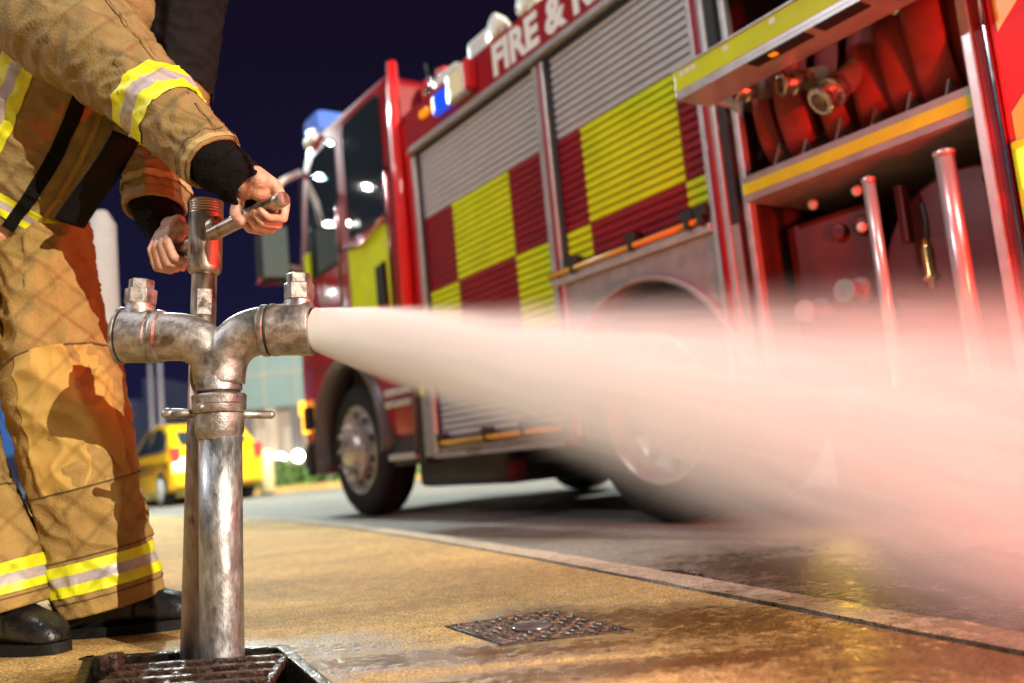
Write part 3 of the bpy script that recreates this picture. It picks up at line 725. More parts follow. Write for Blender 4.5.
# cab
def arc_(cx_, zc, r, a0, a1, n): return [(cx_ + r * math.cos(R(a0 + (a1 - a0) * q / n)), zc + r * math.sin(R(a0 + (a1 - a0) * q / n))) for q in range(n + 1)]
prof = [(5.16, .55), (5.16, 3.02), (5.26, 3.10), (6.55, 3.14), (6.80, 3.08), (6.95, 2.92), (7.18, 1.95), (7.26, 1.30), (7.26, .50), (7.08, .38), (6.82, .38)] + arc_(6.25, .55, .64, -14, 168, 20) + [(5.50, .55)]
b = MB(); b.prism(prof, -.02, BW + .04, .045)
cab = b.build('cab', 'truck_red', fe, angle=50)
b = MB(); b.tube([(5.08, .02, .95), (5.06, .02, 2.0), (5.10, -.01, 2.9), (5.11, -.02, 3.12)], [.045, .045, .04, .034], 14); b.build('grab_post', 'truck_red_lit', fe)
b = MB(); b.b2(4.99, 5.155, -.1, -2.3, .60, 2.6); b.build('cab_gap', 'gasket', fe)
b = MB(); b.b2(4.99, 5.14, -.03, -.12, 1.35, 2.66, .03); b.build('cab_rear_trim', 'truck_red_lit', fe)
b = MB(); b.b2(4.78, 5.14, -.22, -2.2, 2.74, 3.02, .07); b.b2(4.42, 4.76, -.30, -2.2, 2.74, 2.98, .07); b.build('roof_fairing', 'fairing_red', fe) if mat('fairing_red', (.50, .05, .06), .5) else None
def pane(poly, name, m='glass_dark', y=-.012, parent=None, th=.010, bev=.0):
    b = MB(); b.prism(poly, y - th, y, bev); return b.build(name, m, parent or fe)
def inset(poly, d):
    c_ = (sum(p[0] for p in poly) / len(poly), sum(p[1] for p in poly) / len(poly)); return [(c_[0] + (x - c_[0]) * (1 - d), c_[1] + (z - c_[1]) * (1 - d)) for x, z in poly]
w1 = [(5.36, 2.12), (5.36, 2.96), (5.42, 3.0), (5.98, 3.0), (6.02, 2.95), (6.02, 2.12)]
w2 = [(6.20, 2.0), (6.20, 2.93), (6.28, 2.98), (6.66, 2.96), (6.78, 2.86), (6.98, 1.98)]
for w_ in (w1, w2):
    f_ = pane([(x, z) for x, z in inset(w_, -.05)], 'cab_window', 'gasket', -.016, None, .012); pane(w_, 'pane', 'glass_dark', -.008, f_, .010)
dr = MB()   # door seams
for x in (5.27, 6.10, 7.03): dr.b2(x - .006, x + .006, -.019, -.03, .95, 3.0)
dr.b2(6.10, 7.03, -.019, -.03, 1.20, 1.212); dr.b2(5.27, 6.10, -.019, -.03, 1.24, 1.252); dr.build('door_seam', 'gasket', fe)
yp = pane([(5.31, 1.40), (5.31, 2.02), (5.42, 2.06), (6.06, 2.03), (6.06, 1.55), (5.98, 1.40), (5.62, 1.40), (5.60, 1.66), (5.52, 1.80), (5.42, 1.80), (5.40, 1.40)], 'door_panel', 'slat_yellow', -.014, None, .007)
b = MB(); b.b2(5.44, 5.58, -.02, .005, 1.50, 1.78, .012); b.build('door_handle', 'gasket', yp)
yp2 = pane([(6.14, 1.40), (6.14, 1.86), (6.72, 1.92), (6.98, 1.86), (7.02, 1.40)], 'door_panel', 'door_red', -.014, None, .007) if mat('door_red', (.38, .01, .02), .12, coat=1.) else None
b = MB(); b.b2(6.84, 6.96, -.006, .004, 1.90, 2.2, .004); b.build('door_reflector', 'slat_yellow', fe)
# chrome beads: grab rails and catches along the cab that glint
b = MB()
b.tube([(6.08, .03, 1.45), (6.08, .05, 1.55), (6.08, .05, 2.3), (6.08, .03, 2.4)], .015, 12); b.tube([(5.21, .03, 1.2), (5.21, .05, 1.3), (5.21, .05, 2.3), (5.21, .03, 2.4)], .015, 12)
b.tube([(6.10, .0, 2.05), (5.75, .02, 1.99), (5.32, .02, 2.09)], .018, 12)
b.build('grab_rail', 'chrome_red', fe) if mat('chrome_red', (.55, .25, .25), .10, 1.) else None
# mirror on its arm
b = MB(); b.tube([(6.98, -.02, 2.95), (7.10, .10, 2.90), (7.16, .20, 2.75), (7.14, .24, 2.45)], [.028, .03, .03, .026], 12); b.tube([(7.14, .24, 2.46), (7.1, .22, 2.16), (7.1, -.02, 2.12)], .02, 10); b.tube([(7.14, .24, 2.44), (7.13, .23, 2.40)], .026, 10); o = b.build('mirror_arm', 'white_plastic', fe)
b = MB(); b.b2(7.02, 7.16, .09, .36, 1.98, 2.50, .05); mh = b.build('mirror', 'gasket', fe)
b = MB(); b.b2(7.008, 7.020, .12, .335, 2.02, 2.46, .004); b.build('mirror_glass', 'mirror_glass', mh)
b = MB(); b.tube([(7.02, .365, 2.0), (7.12, .368, 1.985), (7.02, .22, 1.965)], .012, 8); b.build('mirror_rim', 'truck_red', mh)
# roof light bar
b = MB(); b.b2(6.52, 6.88, -.02, -2.3, 3.17, 3.36, .06); lb = b.build('light_bar', 'blue_bar', fe)
b = MB(); b.b2(6.60, 6.80, .0, -2.25, 3.10, 3.17, .01); b.build('light_bar_foot', 'white_plastic', lb)
# front lamps seen past the wheel
b = MB(); b.b2(7.20, 7.30, -.06, -.30, 1.02, 1.30, .03); b.build('corner_lamp', 'tail_lamp', fe)
b = MB(); b.b2(7.15, 7.24, -.005, .03, .86, .98, .006); b.build('front_marker', 'amber_lit', fe); b = MB(); b.b2(7.10, 7.17, -.005, .035, .70, .90, .004); b.build('front_marker', 'amber_lit', fe)
b = MB(); b.b2(6.94, 7.3, .0, -2.3, .40, .58, .05); b.build('bumper', 'chassis', fe)
b = MB(); b.b2(6.93, 7.08, .0, .05, .34, .62, .03); b.build('side_buffer', 'rubber', fe); b = MB(); b.b2(6.95, 7.10, .0, .05, .72, .92, .03); b.build('side_buffer', 'rubber', fe)
# mudguard and steps behind the front wheel
b = MB()
b.rings([[V((6.25 + rr_ * math.cos(t_), yy, .55 + rr_ * math.sin(t_))) for rr_, yy in ((.625, -.25), (.625, .035), (.665, .035), (.665, -.25))] for t_ in [R(-18 + 205 * q / 30) for q in range(31)]], 0, True)
b.build('mudguard', 'guard_grey', fe) if mat('guard_grey', (.10, .075, .075), .35, .3) else None
b = MB(); b.b2(5.07, 5.60, -.045, -.5, .36, 1.25, .02); b.b2(5.08, 5.14, -.02, -.4, .36, 1.2, .02); o = b.build('step_well', 'chassis', fe)
for z in (.40, .76, .84):
    b = MB(); b.b2(5.15, 5.55, .02, -.25, z, z + .045, .012); b.build('step', 'aluminium', fe)
b = MB(); b.tube([(5.10, .02, .42), (5.09, .02, .8), (5.10, .02, 1.15)], .018, 10); b.build('step_rail', 'guard_grey', fe)
# wheels
def wheel(x, y, out, dual):
    rt_ = empty('wheel', (x, y, .512)); rt_.parent = fe; s_ = out
    b = MB(); prof = [(-.135, .33), (-.14, .40), (-.135, .465), (-.11, .495), (-.07, .506), (-.065, .496), (-.03, .496), (-.025, .508), (.025, .508), (.03, .496), (.065, .496), (.07, .506), (.11, .495), (.135, .465), (.14, .40), (.135, .33), (.10, .30)]
    b.lathe([(h * s_, r_) for h, r_ in prof], (0, -.14 * s_, 0), (0, 1, 0), 56, cap=False)
    if dual: b.lathe([(h * s_, r_) for h, r_ in prof], (0, -.46 * s_, 0), (0, 1, 0), 40, cap=False)
    b.build('tyre', 'rubber', rt_, angle=40)
    b = MB()
    if dual: pr_ = [(-.015, .335), (.0, .338), (.004, .325), (-.01, .31), (-.10, .28), (-.13, .22), (-.125, .17), (-.05, .15), (-.02, .12), (-.01, 0)]
    else: pr_ = [(-.015, .335), (.0, .338), (.004, .325), (-.02, .30), (-.035, .285), (-.02, .255), (.045, .235), (.055, .20), (.045, .165), (.075, .14), (.09, .11), (.09, 0)]
    b.lathe([(h * s_, r_) for h, r_ in pr_], (0, -.005 * s_, 0), (0, 1, 0), 48, cap=False); o = b.build('rim', 'rim', rt_, angle=35)
    for q in range(10):
        t_ = 2 * math.pi * q / 10; h = -.05 if dual else .05; rr_ = .19; b = MB()
        b.lathe([(-.01 * s_, .017), (.035 * s_, .015), (.04 * s_, .008)], (rr_ * math.cos(t_), h * s_, rr_ * math.sin(t_)), (0, 1, 0), 8)
        b.build('wheel_nut', 'chrome', rt_)
        t_ = 2 * math.pi * (q + .5) / 10; h = -.112 if dual else -.012; rr_ = .255; b = MB()
        b.lathe([(0, .026), (.0156 * s_, .026)], (rr_ * math.cos(t_), h * s_, rr_ * math.sin(t_)), (0, 1, 0), 12)
        b.build('hand_hole', 'gasket', rt_)
wheel(6.25, -.06, 1, False); wheel(2.89, -.03, 1, True); wheel(6.25, BW + .06, -1, False); wheel(2.89, BW + .03, -1, True)

# hoses stowed on the shelf: each roll a thing
def hose_roll(x, rad_, wid, tilt, zc, label, out=0., kinks=1.):
    root = empty('hose_roll'); root.matrix_world = TM @ Matrix.Translation((x, -.30 + out, zc)) @ Matrix.Rotation(R(tilt), 4, 'Z') @ Matrix.Rotation(R(random.uniform(-3, 3)), 4, 'Y')
    tag(root, label, 'hose roll', 'red flat hoses rolled up on the locker shelf')
    b = MB(); turns, n = 5, 36; th = .009; rr = []
    for i in range(turns * n + 1):
        t_ = 2 * math.pi * i / n + 1.2; r_ = rad_ - (turns * n - i) / n * .021 + .004 * math.sin(t_ * 3 + x * 9)
        c_ = V((0, math.cos(t_), math.sin(t_) * 1.06)); wv = wid / 2 + .004 * math.sin(i * .31)
        sh_ = V((.012 * math.sin(i * .05 + x), 0, 0))
        rr.append([c_ * r_ + V((-wv, 0, 0)) + sh_, c_ * (r_ + th * .9) + V((-wv * .85, 0, 0)) + sh_, c_ * (r_ + th * 1.3) + sh_, c_ * (r_ + th * .9) + V((wv * .85, 0, 0)) + sh_, c_ * r_ + V((wv, 0, 0)) + sh_, c_ * (r_ - th * .6) + V((wv * .85, 0, 0)) + sh_, c_ * (r_ - th * .6) + V((-wv * .85, 0, 0)) + sh_])
    b.rings(rr); b.build('hose', 'hose_red', root); return root
def coupling(root, loc, dirv, sc=1., tail=.10):
    b = MB(); d = V(dirv).normalized(); o = V(loc)
    b.lathe([(h * sc, r_ * sc) for h, r_ in ((-.02, .034), (.0, .036), (.012, .046), (.03, .047), (.034, .038), (.055, .036), (.062, .044), (.078, .045), (.082, .040), (.082, .030), (.05, .028), (.05, 0))], o, d, 28, cap=False)
    c_ = b.build('coupling', 'coupling', root, angle=35)
    b = MB(); b.lathe([(-tail, .036 * sc), (-tail + .02, .041 * sc), (-.03, .041 * sc), (-.012, .037 * sc)], o, d, 20); b.build('coupling_sleeve', 'sleeve_grey', root)
mat('sleeve_grey', (.20, .13, .11), .8, bump=.6, bscale=220)
r1 = hose_roll(2.150, .245, .085, 6, 1.605, 'dark red hose roll at the left end of the locker shelf')
r2 = hose_roll(2.03, .275, .105, 14, 1.632, 'second hose roll from the left, its broad outer face towards the pavement', .03)
r3 = hose_roll(1.870, .240, .095, 9, 1.598, 'narrow upright hose roll left of the one with the silver coupling', .0)
r4 = hose_roll(1.735, .232, .105, 18, 1.592, 'hose roll with a large silver coupling lying over its front', .03)
r5 = hose_roll(1.60, .262, .105, 13, 1.620, 'bright red hose roll just right of the silver coupling', .02)
r6 = hose_roll(1.465, .290, .115, 11, 1.648, 'tall hose roll, second from the right end of the shelf', .03)
r7 = hose_roll(1.352, .285, .095, 7, 1.642, 'tall hose roll at the right end of the shelf against the post', -.03)
for r_, p_, d_, s_, t_ in ((r2, (2.095, -.0, 1.665), (.45, .9, -.05), .95, .10), (r3, (1.885, .0, 1.610), (.45, .9, -.15), .95, .12), (r4, (1.735, .0, 1.525), (.35, .8, -.62), 1.2, .19), (r6, (1.48, -.02, 1.715), (.35, .9, -.1), .85, .1)):
    bpy.context.view_layer.update(); iv = r_.matrix_world.inverted() @ TM; coupling(r_, iv @ V(p_), iv.to_3x3() @ V(d_), s_, t_)
# branch with brass end lying on the tray
br = empty('suction_hose'); br.matrix_world = TM.copy(); tag(br, 'thick dark hose with a bright brass end lying on the pulled out tray', 'hose')
b = MB(); b.tube(spline([(2.02, .13, 1.735), (1.80, .12, 1.75), (1.5, .1, 1.76), (1.1, .05, 1.75)], 16), .085, 24)
for i in range(11): b.lathe([(-.008, .086), (0, .092), (.008, .086)], (1.98 - i * .055, .128 - i * .003, 1.737 + i * .002), (1, 0, 0), 20, cap=False)
b.build('hose', 'hose_black', br)
b = MB(); b.lathe([(0, .06), (.03, .066), (.05, .066), (.06, .05), (.10, .046), (.11, .062), (.15, .064), (.155, .05), (.13, .046), (.13, 0)], (2.01, .13, 1.735), (1, .05, -.05), 28, cap=False)
for q in range(3): b.ball((2.14, .13 + .07 * math.cos(q * 2.1), 1.735 + .07 * math.sin(q * 2.1)), .016, n=10)
b.build('brass_end', 'brass_pale', br, angle=40) if mat('brass_pale', (.85, .74, .55), .22, .8) else None

# ------------------------------------------------------------------ far side of the road
# yellow hatchback
cp = on_ground(184, 506, -.04); cpos = at(172, 505, 15.6); cpos.z = -.04
yc = empty('parked_car', cpos, 0); h_ = V((-.60, .80, 0)); yc.rotation_euler = (0, 0, math.atan2(h_.y, h_.x))
tag(yc, 'yellow taxi hatchback parked across the road behind the standpipe', 'car')
def carbody(poly, y0, y1, bev, tum0=.85, tum=.34):
    b = MB(); b.prism(poly, y0, y1, bev)
    for v in b.bm.verts:
        k_ = max(0, v.co.z - tum0) * tum; cy_ = (y0 + y1) / 2; v.co.y = cy_ + (v.co.y - cy_) * (1 - k_)
    return b
low = [(.04, .30), (-.02, .55), (.02, .90), (.16, 1.06), (.56, 1.38), (.85, 1.50), (1.6, 1.57), (2.25, 1.48), (3.05, 1.02), (3.85, .86), (4.05, .62), (4.02, .28), (3.62, .26)] + arc_(3.28, .30, .36, 0, 180, 12)[0:] + [(2.9, .24), (1.12, .24)] + arc_(.76, .30, .36, 0, 180, 12) + [(.4, .28)]
b = carbody(low, 0, -1.70, .05); body = b.build('body', 'car_yellow', yc, angle=50)
def cwin(poly, name, m='glass_dark', side=1):
    b = MB(); y0 = .004 if side > 0 else -1.704
    b.prism(poly, y0, y0 - .02 * side)
    for v in b.bm.verts:
        k_ = max(0, v.co.z - .85) * .34; v.co.y = -.85 + (v.co.y + .85) * (1 - k_)
    return b.build(name, m, yc)
for p_ in ([(.52, 1.02), (.70, 1.33), (.95, 1.40), (.95, 1.0)], [(1.0, 1.0), (1.0, 1.47), (1.62, 1.49), (1.72, 1.0)], [(1.80, 1.0), (1.70, 1.49), (2.1, 1.45), (2.85, 1.0)]): cwin(p_, 'window')
cwin([(.2, .80), (.25, .97), (2.95, .97), (2.95, .86)], 'side_stripe', 'car_yellow')
b = MB(); b.b2(.18, .14, -.24, -1.46, 1.08, 1.36, .01, 0); 
for v in b.bm.verts: v.co.x += (v.co.z - 1.06) * 1.18 - .01
b.build('rear_window', 'glass_dark', yc)
for y in (-.05, -1.55):
    b = MB(); b.b2(-.05, .12, y + .03, y - .13, .78, 1.05, .03); b.build('tail_light', 'tail_lamp', yc)
b = MB(); b.b2(-.08, .06, -.05, -1.65, .34, .60, .05); b.build('rear_bumper', 'car_yellow', yc)
b = MB(); b.b2(-.035, -.01, -.60, -1.10, .70, .82, .005); b.build('number_plate', 'lamp_white', yc)
for x in (.76, 3.28):
    for y, s_ in ((-.02, 1), (-1.68, -1)):
        e_ = empty('wheel', (x, y, .30)); e_.parent = yc
        b = MB(); b.lathe([(0, .2), (.02 * s_, .29), (-.02 * s_, .30), (-.18 * s_, .30), (-.2 * s_, .26)], (0, 0, 0), (0, 1, 0), 28); b.build('tyre', 'rubber', e_)
        b = MB(); b.lathe([(.015 * s_, .215), (.028 * s_, .20), (.022 * s_, .06), (.03 * s_, .0)], (0, 0, 0), (0, 1, 0), 24, cap=False); b.build('rim', 'lamp_white', e_)
# low commercial building
def Bx(px, Y, z): p = at(px, 480, Y); return V((p.x, p.y, z))
bl = empty('shop_building', (Bx(232, 27, 0).x, 27, -.04)); tag(bl, 'low building with pale teal upper panels and lit shop bays across the road', 'building')
b = MB(); b.b2(0, 14, .3, 8, 2.5, 4.9, .03); b.build('fascia', 'panel_teal', bl)
b = MB()
for i in range(14): b.b2(.02 + i, .05 + i, .27, .31, 2.5, 4.88)
b.b2(0, 14, .26, .31, 3.55, 3.60); b.build('panel_joint', 'column_tan', bl)
b = MB(); b.b2(.0, 14, 2.2, 2.4, 0, 2.5); b.b2(0, .25, .3, 8, 0, 2.5); b.build('back_wall', 'shop_glow', bl)
for i in range(8):
    b = MB(); b.b2(.25 + i * .78, .55 + i * .78, .35, .65, 0, 2.5, .02); b.build('column', 'column_tan' if i % 2 else 'facade_dark', bl)
for i, (x, z, r_) in enumerate(((1.50, .90, .17), (1.18, .68, .13), (2.05, .92, .18), (2.4, .74, .12), (3.1, .8, .15))):
    b = MB(); b.ball((x, .1, z), r_, n=12); b.build('shop_light', 'shop_lamp', bl)
# verge hedge
hd = MB(); rng = random.Random(3); p0 = Bx(150, 23, 0); p1 = Bx(420, 21, 0)
for i in range(2600):
    t_ = rng.random(); c_ = p0.lerp(p1, t_); z = rng.random() ** 1.4 * (.62 + .12 * math.sin(t_ * 40)); y = c_.y + rng.uniform(-.5, .5) * (1 - .4 * z)
    a_ = rng.uniform(0, 6.28); s_ = rng.uniform(.04, .10); n_ = V((math.cos(a_), math.sin(a_), rng.uniform(-.5, 1))).normalized(); u_ = n_.orthogonal() * s_; w_ = n_.cross(u_)
    q = V((c_.x + rng.uniform(-.05, .05), y, z)); hd.bm.faces.new([hd.bm.verts.new(q + a) for a in (u_, w_ * .6, -u_, -w_ * .6)])
he = hd.build('hedge', 'leaf', recalc=False); tag(he, 'low clipped green hedge along the far verge', 'hedge')
# bollard
bp_ = Bx(267.5, 19, 0); b = MB(); b.lathe([(0, .15), (.80, .14), (.86, .13), (.92, .08), (.94, 0)], bp_, (0, 0, 1), 20); o = b.build('bollard', 'bollard'); tag(o, 'pale yellow bollard on the far verge right of the car', 'bollard')
# far pavement and kerb line
b = MB(); q0, q1 = Bx(-400, 20.5, 0), Bx(1400, 17, 0)
b.rings([[V((q.x, q.y, -.04)), V((q.x, q.y, .07)), V((q.x, q.y + .15, .08)), V((q.x + 30, q.y + 90, .08))] for q in (q0, q1)], 0, False, False, False); o = b.build('far_pavement', 'pavement_sand'); o['kind'] = 'structure'
# dark blocks on the skyline and lamp columns
for i, (px, wd, top, Y) in enumerate(((128, 16, 400, 80), (150, 14, 378, 90), (168, 20, 408, 85), (30, 26, 415, 75), (-10, 22, 395, 95))):
    p = at(px, top, Y); e_ = empty('office_block', (p.x, p.y, 0)); wm_ = wd * Y / F
    tag(e_, ['dim blue office block on the skyline right of the trouser leg', 'tallest dim blue office block on the skyline left of the standpipe', 'wide low dark block on the skyline beside the standpipe', 'dark block on the skyline behind the trouser legs', 'dark block on the skyline left of the firefighter'][i], 'building')
    b = MB(); b.b2(-wm_ / 2, wm_ / 2, 0, 12, 0, p.z); b.build('wall', 'far_block', e_)
    for r_ in range(int(p.z / 2.2)):
        for c_ in range(3):
            if (r_ * 7 + c_ * 3 + i) % 3 == 0:
                b = MB(); b.b2(-wm_ * .4 + c_ * wm_ * .3, -wm_ * .4 + c_ * wm_ * .3 + wm_ * .18, -.05, 0, r_ * 2.2 + .6, r_ * 2.2 + 1.8)
                b.build('window', 'far_window', e_)
for px, Y, top, lab in ((153, 34, 205, 'slim grey lamp column standing beyond the yellow car, left one'), (163, 30, 190, 'slim grey lamp column standing beyond the yellow car, right one')):
    p = at(px, 450, Y); e_ = empty('lamp_column', (p.x, p.y, 0)); tag(e_, lab, 'lamp column', 'lamp columns beyond the car')
    b = MB(); b.tube([(0, 0, -.05), (0, 0, 2), (0, 0, 5.2)], [.10, .09, .07], 12); b.build('column', 'column_post', e_) if (M.get('column_post') or mat('column_post', (.20, .19, .24), .5)) else None
# white concrete post behind the firefighter
p = at(104, 300, 4.2); b = MB(); e_ = None
tp_ = at(97, 212, 4.2).z
b.tube([(p.x, p.y, 0), (p.x, p.y, 1.0), (p.x, p.y, tp_ - .07), (p.x, p.y, tp_)], [.078, .072, .068, .03], 24)
o = b.build('concrete_post', 'concrete_post', angle=30); tag(o, 'pale round concrete post standing behind the firefighter', 'post')
# blue hoarding far left
p = at(20, 470, 17); b = MB(); b.b2(-4.5, .5, 0, .06, 1.2, 2.3, .01); b.b2(-4.5, -4.4, .06, .16, 0, 2.3); b.b2(.3, .4, .06, .16, 0, 2.3); o = b.build('hoarding', 'blue_hoarding'); o.location = (p.x, p.y, 0); tag(o, 'blue hoarding board on posts far behind the firefighter, seen between the trouser legs', 'hoarding')
# chain-link fence behind the photographer, whose mesh throws its shadow on the trousers
fc = V((1.35, -.30, 0)); fd_ = V((.70, .66, 0)).normalized()
cf = empty('chain_link_fence', fc, math.atan2(fd_.y, fd_.x)); tag(cf, 'galvanised chain link fence panel between two round posts', 'fence')
b = MB(); ms = .055
for k_ in range(-16, 0):
    pts = []
    for i in range(61):
        pts.append((k_ * ms * 2 + (ms if i % 2 else 0) * 1.0, .002 * (1 if i % 2 else -1), .10 + i * ms))
    b.tube(pts, .0023, 4, cap=False, smooth=False)
    b.tube([(x + ms * 2 - (2 * ms if False else 0) - (ms if i % 2 else -ms) * 0 - 2 * (x - k_ * ms * 2), y, z) for i, (x, y, z) in enumerate(pts)], .0023, 4, cap=False, smooth=False)
b.build('mesh', 'aluminium_dull', cf)
for x, r_ in ((-1.84, .03), (-.005, .006)):
    b = MB(); b.tube([(x, 0, 0), (x, 0, 1.8), (x, 0, 3.5)], r_, 12); b.build('post', 'aluminium_dull', cf)

# ------------------------------------------------------------------ the firefighter
class Limb:
    def __init__(s, pts, n=90, flat=1., amp=.006, fold=14., seed=0., ref=(0, -1, 0), ring_amp=0.):
        "pts: photo pixel x, y, distance ahead, half width in pixels"
        P = spline([V((*at(a, b_, Y), hw * Y / F)) for a, b_, Y, hw in pts], n); s.n = n
        s.c = [V(p[:3]) for p in P]; s.r = [p[3] for p in P]; s.flat = flat; s.amp = amp; s.fold = fold; s.seed = seed; s.ref = V(ref); s.ring_amp = ring_amp
        s.len = [0.]
        for i in range(n): s.len.append(s.len[-1] + (s.c[i + 1] - s.c[i]).length)
    def frame(s, t):
        u = max(0., min(1., t)) * s.n; i = min(int(u), s.n - 1); f = u - i
        c = s.c[i].lerp(s.c[i + 1], f); r = s.r[i] * (1 - f) + s.r[i + 1] * f
        i0, i1 = max(0, i - 2), min(s.n, i + 3); d = (s.c[i1] - s.c[i0]).normalized()
        a = (s.ref - d * s.ref.dot(d)).normalized(); return c, r, d, a, d.cross(a), s.len[i] * (1 - f) + s.len[i + 1] * f
    def p(s, t, th, off=0., fade=True):
        c, r, d, a, b_, l = s.frame(t); o = s.seed
        k = a * math.cos(th) + b_ * math.sin(th)
        e = min(1., t * 12, (1 - t) * 16) if fade else 1.
        n1 = noise.noise(V((l * s.fold + o, th * 1.1, o))) * 1.0
        n2 = (1 - abs(noise.noise(V((l * s.fold * 2.1 + th * .9, math.cos(th) * 1.7 + o, math.sin(th) * 1.7))))) ** 3 * 1.3
        n3 = noise.noise(V((k.x * r * 30 + o, k.y * r * 30, l * 22)))
        n4 = noise.noise(V((l * 55 + o, th * 3.5, o)))
        n5 = (1 - abs(noise.noise(V((l * 19 - th * 1.6 + o, math.cos(th) * 2.3, math.sin(th) * 2.3 + o))))) ** 4
        dsp = s.amp * (1.0 * n1 + 1.0 * (n2 - .5) + .22 * n3 + .10 * n4 + .30 * (n5 - .3)) * (.35 + .65 * e)
        return c + a * math.cos(th) * (r * s.flat + dsp + off) + b_ * math.sin(th) * (r + dsp + off)
    def shell(s, name, m, parent, t0=0., t1=1., off=0., nu=72, nt=140, hem=0., cap=True):
        b = MB(); rows = [[s.p(t0 + (t1 - t0) * i / nt, 2 * math.pi * j / nu, off) for j in range(nu)] for i in range(nt + 1)]
        if hem:   # turned edge and a dark inside
            c, r, d, a, b_, l = s.frame(t1)
            rows.append([q + d * .004 for q in [s.p(t1, 2 * math.pi * j / nu, off - .004) for j in range(nu)]])
            rows.append([s.p(t1, 2 * math.pi * j / nu, off - .010) for j in range(nu)])
            rows.append([s.p(max(t0, t1 - hem), 2 * math.pi * j / nu, off - .014) for j in range(nu)])
        b.rings(rows, 0, True, cap); return b.build(name, m, parent)
    def band(s, name, parent, t0, t1, th0=0., th1=2 * math.pi, off=.0036, along=False, mats=('tape_yellow', 'tape_silver', 'tape_yellow'), nu=90, nt=12):
        b = MB(); full = abs(th1 - th0 - 2 * math.pi) < 1e-6; k = len(mats)
        if along: nu, nt = 12, 60
        rows = []
        for i in range(nt + 1):
            t = t0 + (t1 - t0) * i / nt
            rows.append([s.p(t, th0 + (th1 - th0) * j / nu, off) for j in range(nu + (0 if full else 1))])
        def mi(i, j):
            f = (j + .5) / nu if along else (i + .5) / nt
            return min(k - 1, int(f * k)) if k > 1 else 0
        b.rings(rows, 0, True, False, full, mi)
        for e in (1,):   # thin edge so the strip has thickness
            if not full:
                for col in (0, -1):
                    for i in range(nt):
                        pass
        return b.build(name, list(mats), parent)

def capsule(b, p, q, r1, r2, n=14):
    p, q = V(p), V(q); d = q - p
    if d.length < 1e-5: b.ball(p, r1, n=n); return
    b.tube([p, q], [r1, r2], n); b.ball(p, r1, n=n); b.ball(q, r2, n=n)
bb = MB()
def chain(pts, rad):
    for i in range(len(pts) - 1): capsule(bb, pts[i], pts[i + 1], rad[i], rad[i + 1])
def hand(o, bar, wrist, sgn, thumb, sc=1.):
    e1 = wrist - o; e1 = (e1 - bar * e1.dot(bar)).normalized(); e2 = bar.cross(e1) * sgn
    X_ = lambda a, c, t=0.: o + (e1 * a + e2 * c) * sc + bar * (t * thumb * sc)
    for i, (s_, ln, cr_) in enumerate(((.031, .96, 0), (.0105, 1.06, .0), (-.010, 1.0, .002), (-.0295, .84, .003))):
        mcp, pip, dip, tip = X_(-.002, .036 * (.93 + .07 * ln), s_ * .92), X_(-.036 * ln, .015, s_), X_(-.027 * ln, -.017, s_ * .98 + .002), X_(-.003 - cr_, -.0275, s_ * .94 + .004)
        r_ = .0096 if i < 3 else .0083
        chain([mcp, pip, dip, tip], [r_ * 1.2, r_ * 1.06, r_ * .90, r_ * .74])
        chain([wrist.lerp(X_(.07, .012, s_ * .5), .8), X_(.036, .029, s_ * .8), mcp], [.0165, .0135, r_ * 1.15])
    bb.ball(X_(.036, .010, 0), .021 * sc); bb.ball(X_(.05, .006, .012), .022 * sc); bb.ball(X_(.05, .008, -.012), .020 * sc)
    chain([X_(.062, .004, .018), X_(.036, -.008, .040), X_(.008, -.030, .040), X_(-.012, -.037, .024)], [.016, .0135, .0115, .0088])
    chain([wrist, X_(.055, .008, 0)], [.026, .025])
hbw = (h1 - h0).normalized(); barR = ki + h0.lerp(h1, .845); barL = ki + h0.lerp(h1, .175)
wrR, wrL = at(247, 186, 1.660), at(167, 226, 1.895)
hand(barR, hbw, wrR, -1, -1, 1.04); hand(barL, hbw, wrL, 1 if (hbw.cross(wrL - barL)).y < 0 else -1, -1, 1.0)
shR, elR, shL, elL = at(28, -18, 1.93), at(140, 88, 1.755), at(176, -12, 1.98), at(172, 105, 2.02)
chain([shR, elR, wrR], [.05, .04, .027]); chain([shL, elL, wrL], [.05, .04, .027])
nk, ch, wa, pv_ = at(118, -48, 1.93), at(85, 10, 1.97), at(20, 140, 2.06), at(0, 215, 2.10)
chain([pv_, wa, ch, nk], [.13, .12, .13, .055]); chain([shR, ch, shL], [.06, .10, .06])
hipL, knL, anL = at(42, 225, 2.13), at(66, 400, 2.06), at(108, 598, 2.10)
hipR, knR, anR = at(-32, 225, 2.10), at(-52, 400, 2.00), at(-6, 608, 2.00)
for c_ in ((hipL, knL, anL), (hipR, knR, anR)): chain(list(c_), [.085, .06, .045])
dL, dR = V((.985, .05, 0)).normalized(), V((.90, -.36, 0)).normalized()
for an_, d_ in ((anL, dL), (anR, dR)): chain([an_, V((an_.x, an_.y, .055)) + d_ * .0, V((an_.x, an_.y, .048)) + d_ * .12], [.028, .022, .018])
hd_ = nk + V((.05, -.06, .17)); fd = V((.55, -.62, -.42)).normalized(); sd_ = fd.cross(V((0, 0, 1))).normalized(); hu = sd_.cross(fd)
chain([nk, hd_ - hu * .05], [.055, .05]); bb.ball(hd_, .082, sc=(1, 1.12, 1.15)); bb.ball(hd_ + fd * .045 - hu * .055, .058); bb.ball(hd_ + fd * .07 - hu * .095, .032)
chain([hd_ + fd * .094 + hu * .0, hd_ + fd * .115 - hu * .03], [.012, .017])
for s_ in (-1, 1): bb.ball(hd_ + sd_ * .082 * s_ - hu * .01, .024, sc=(.6, 1, 1.3))
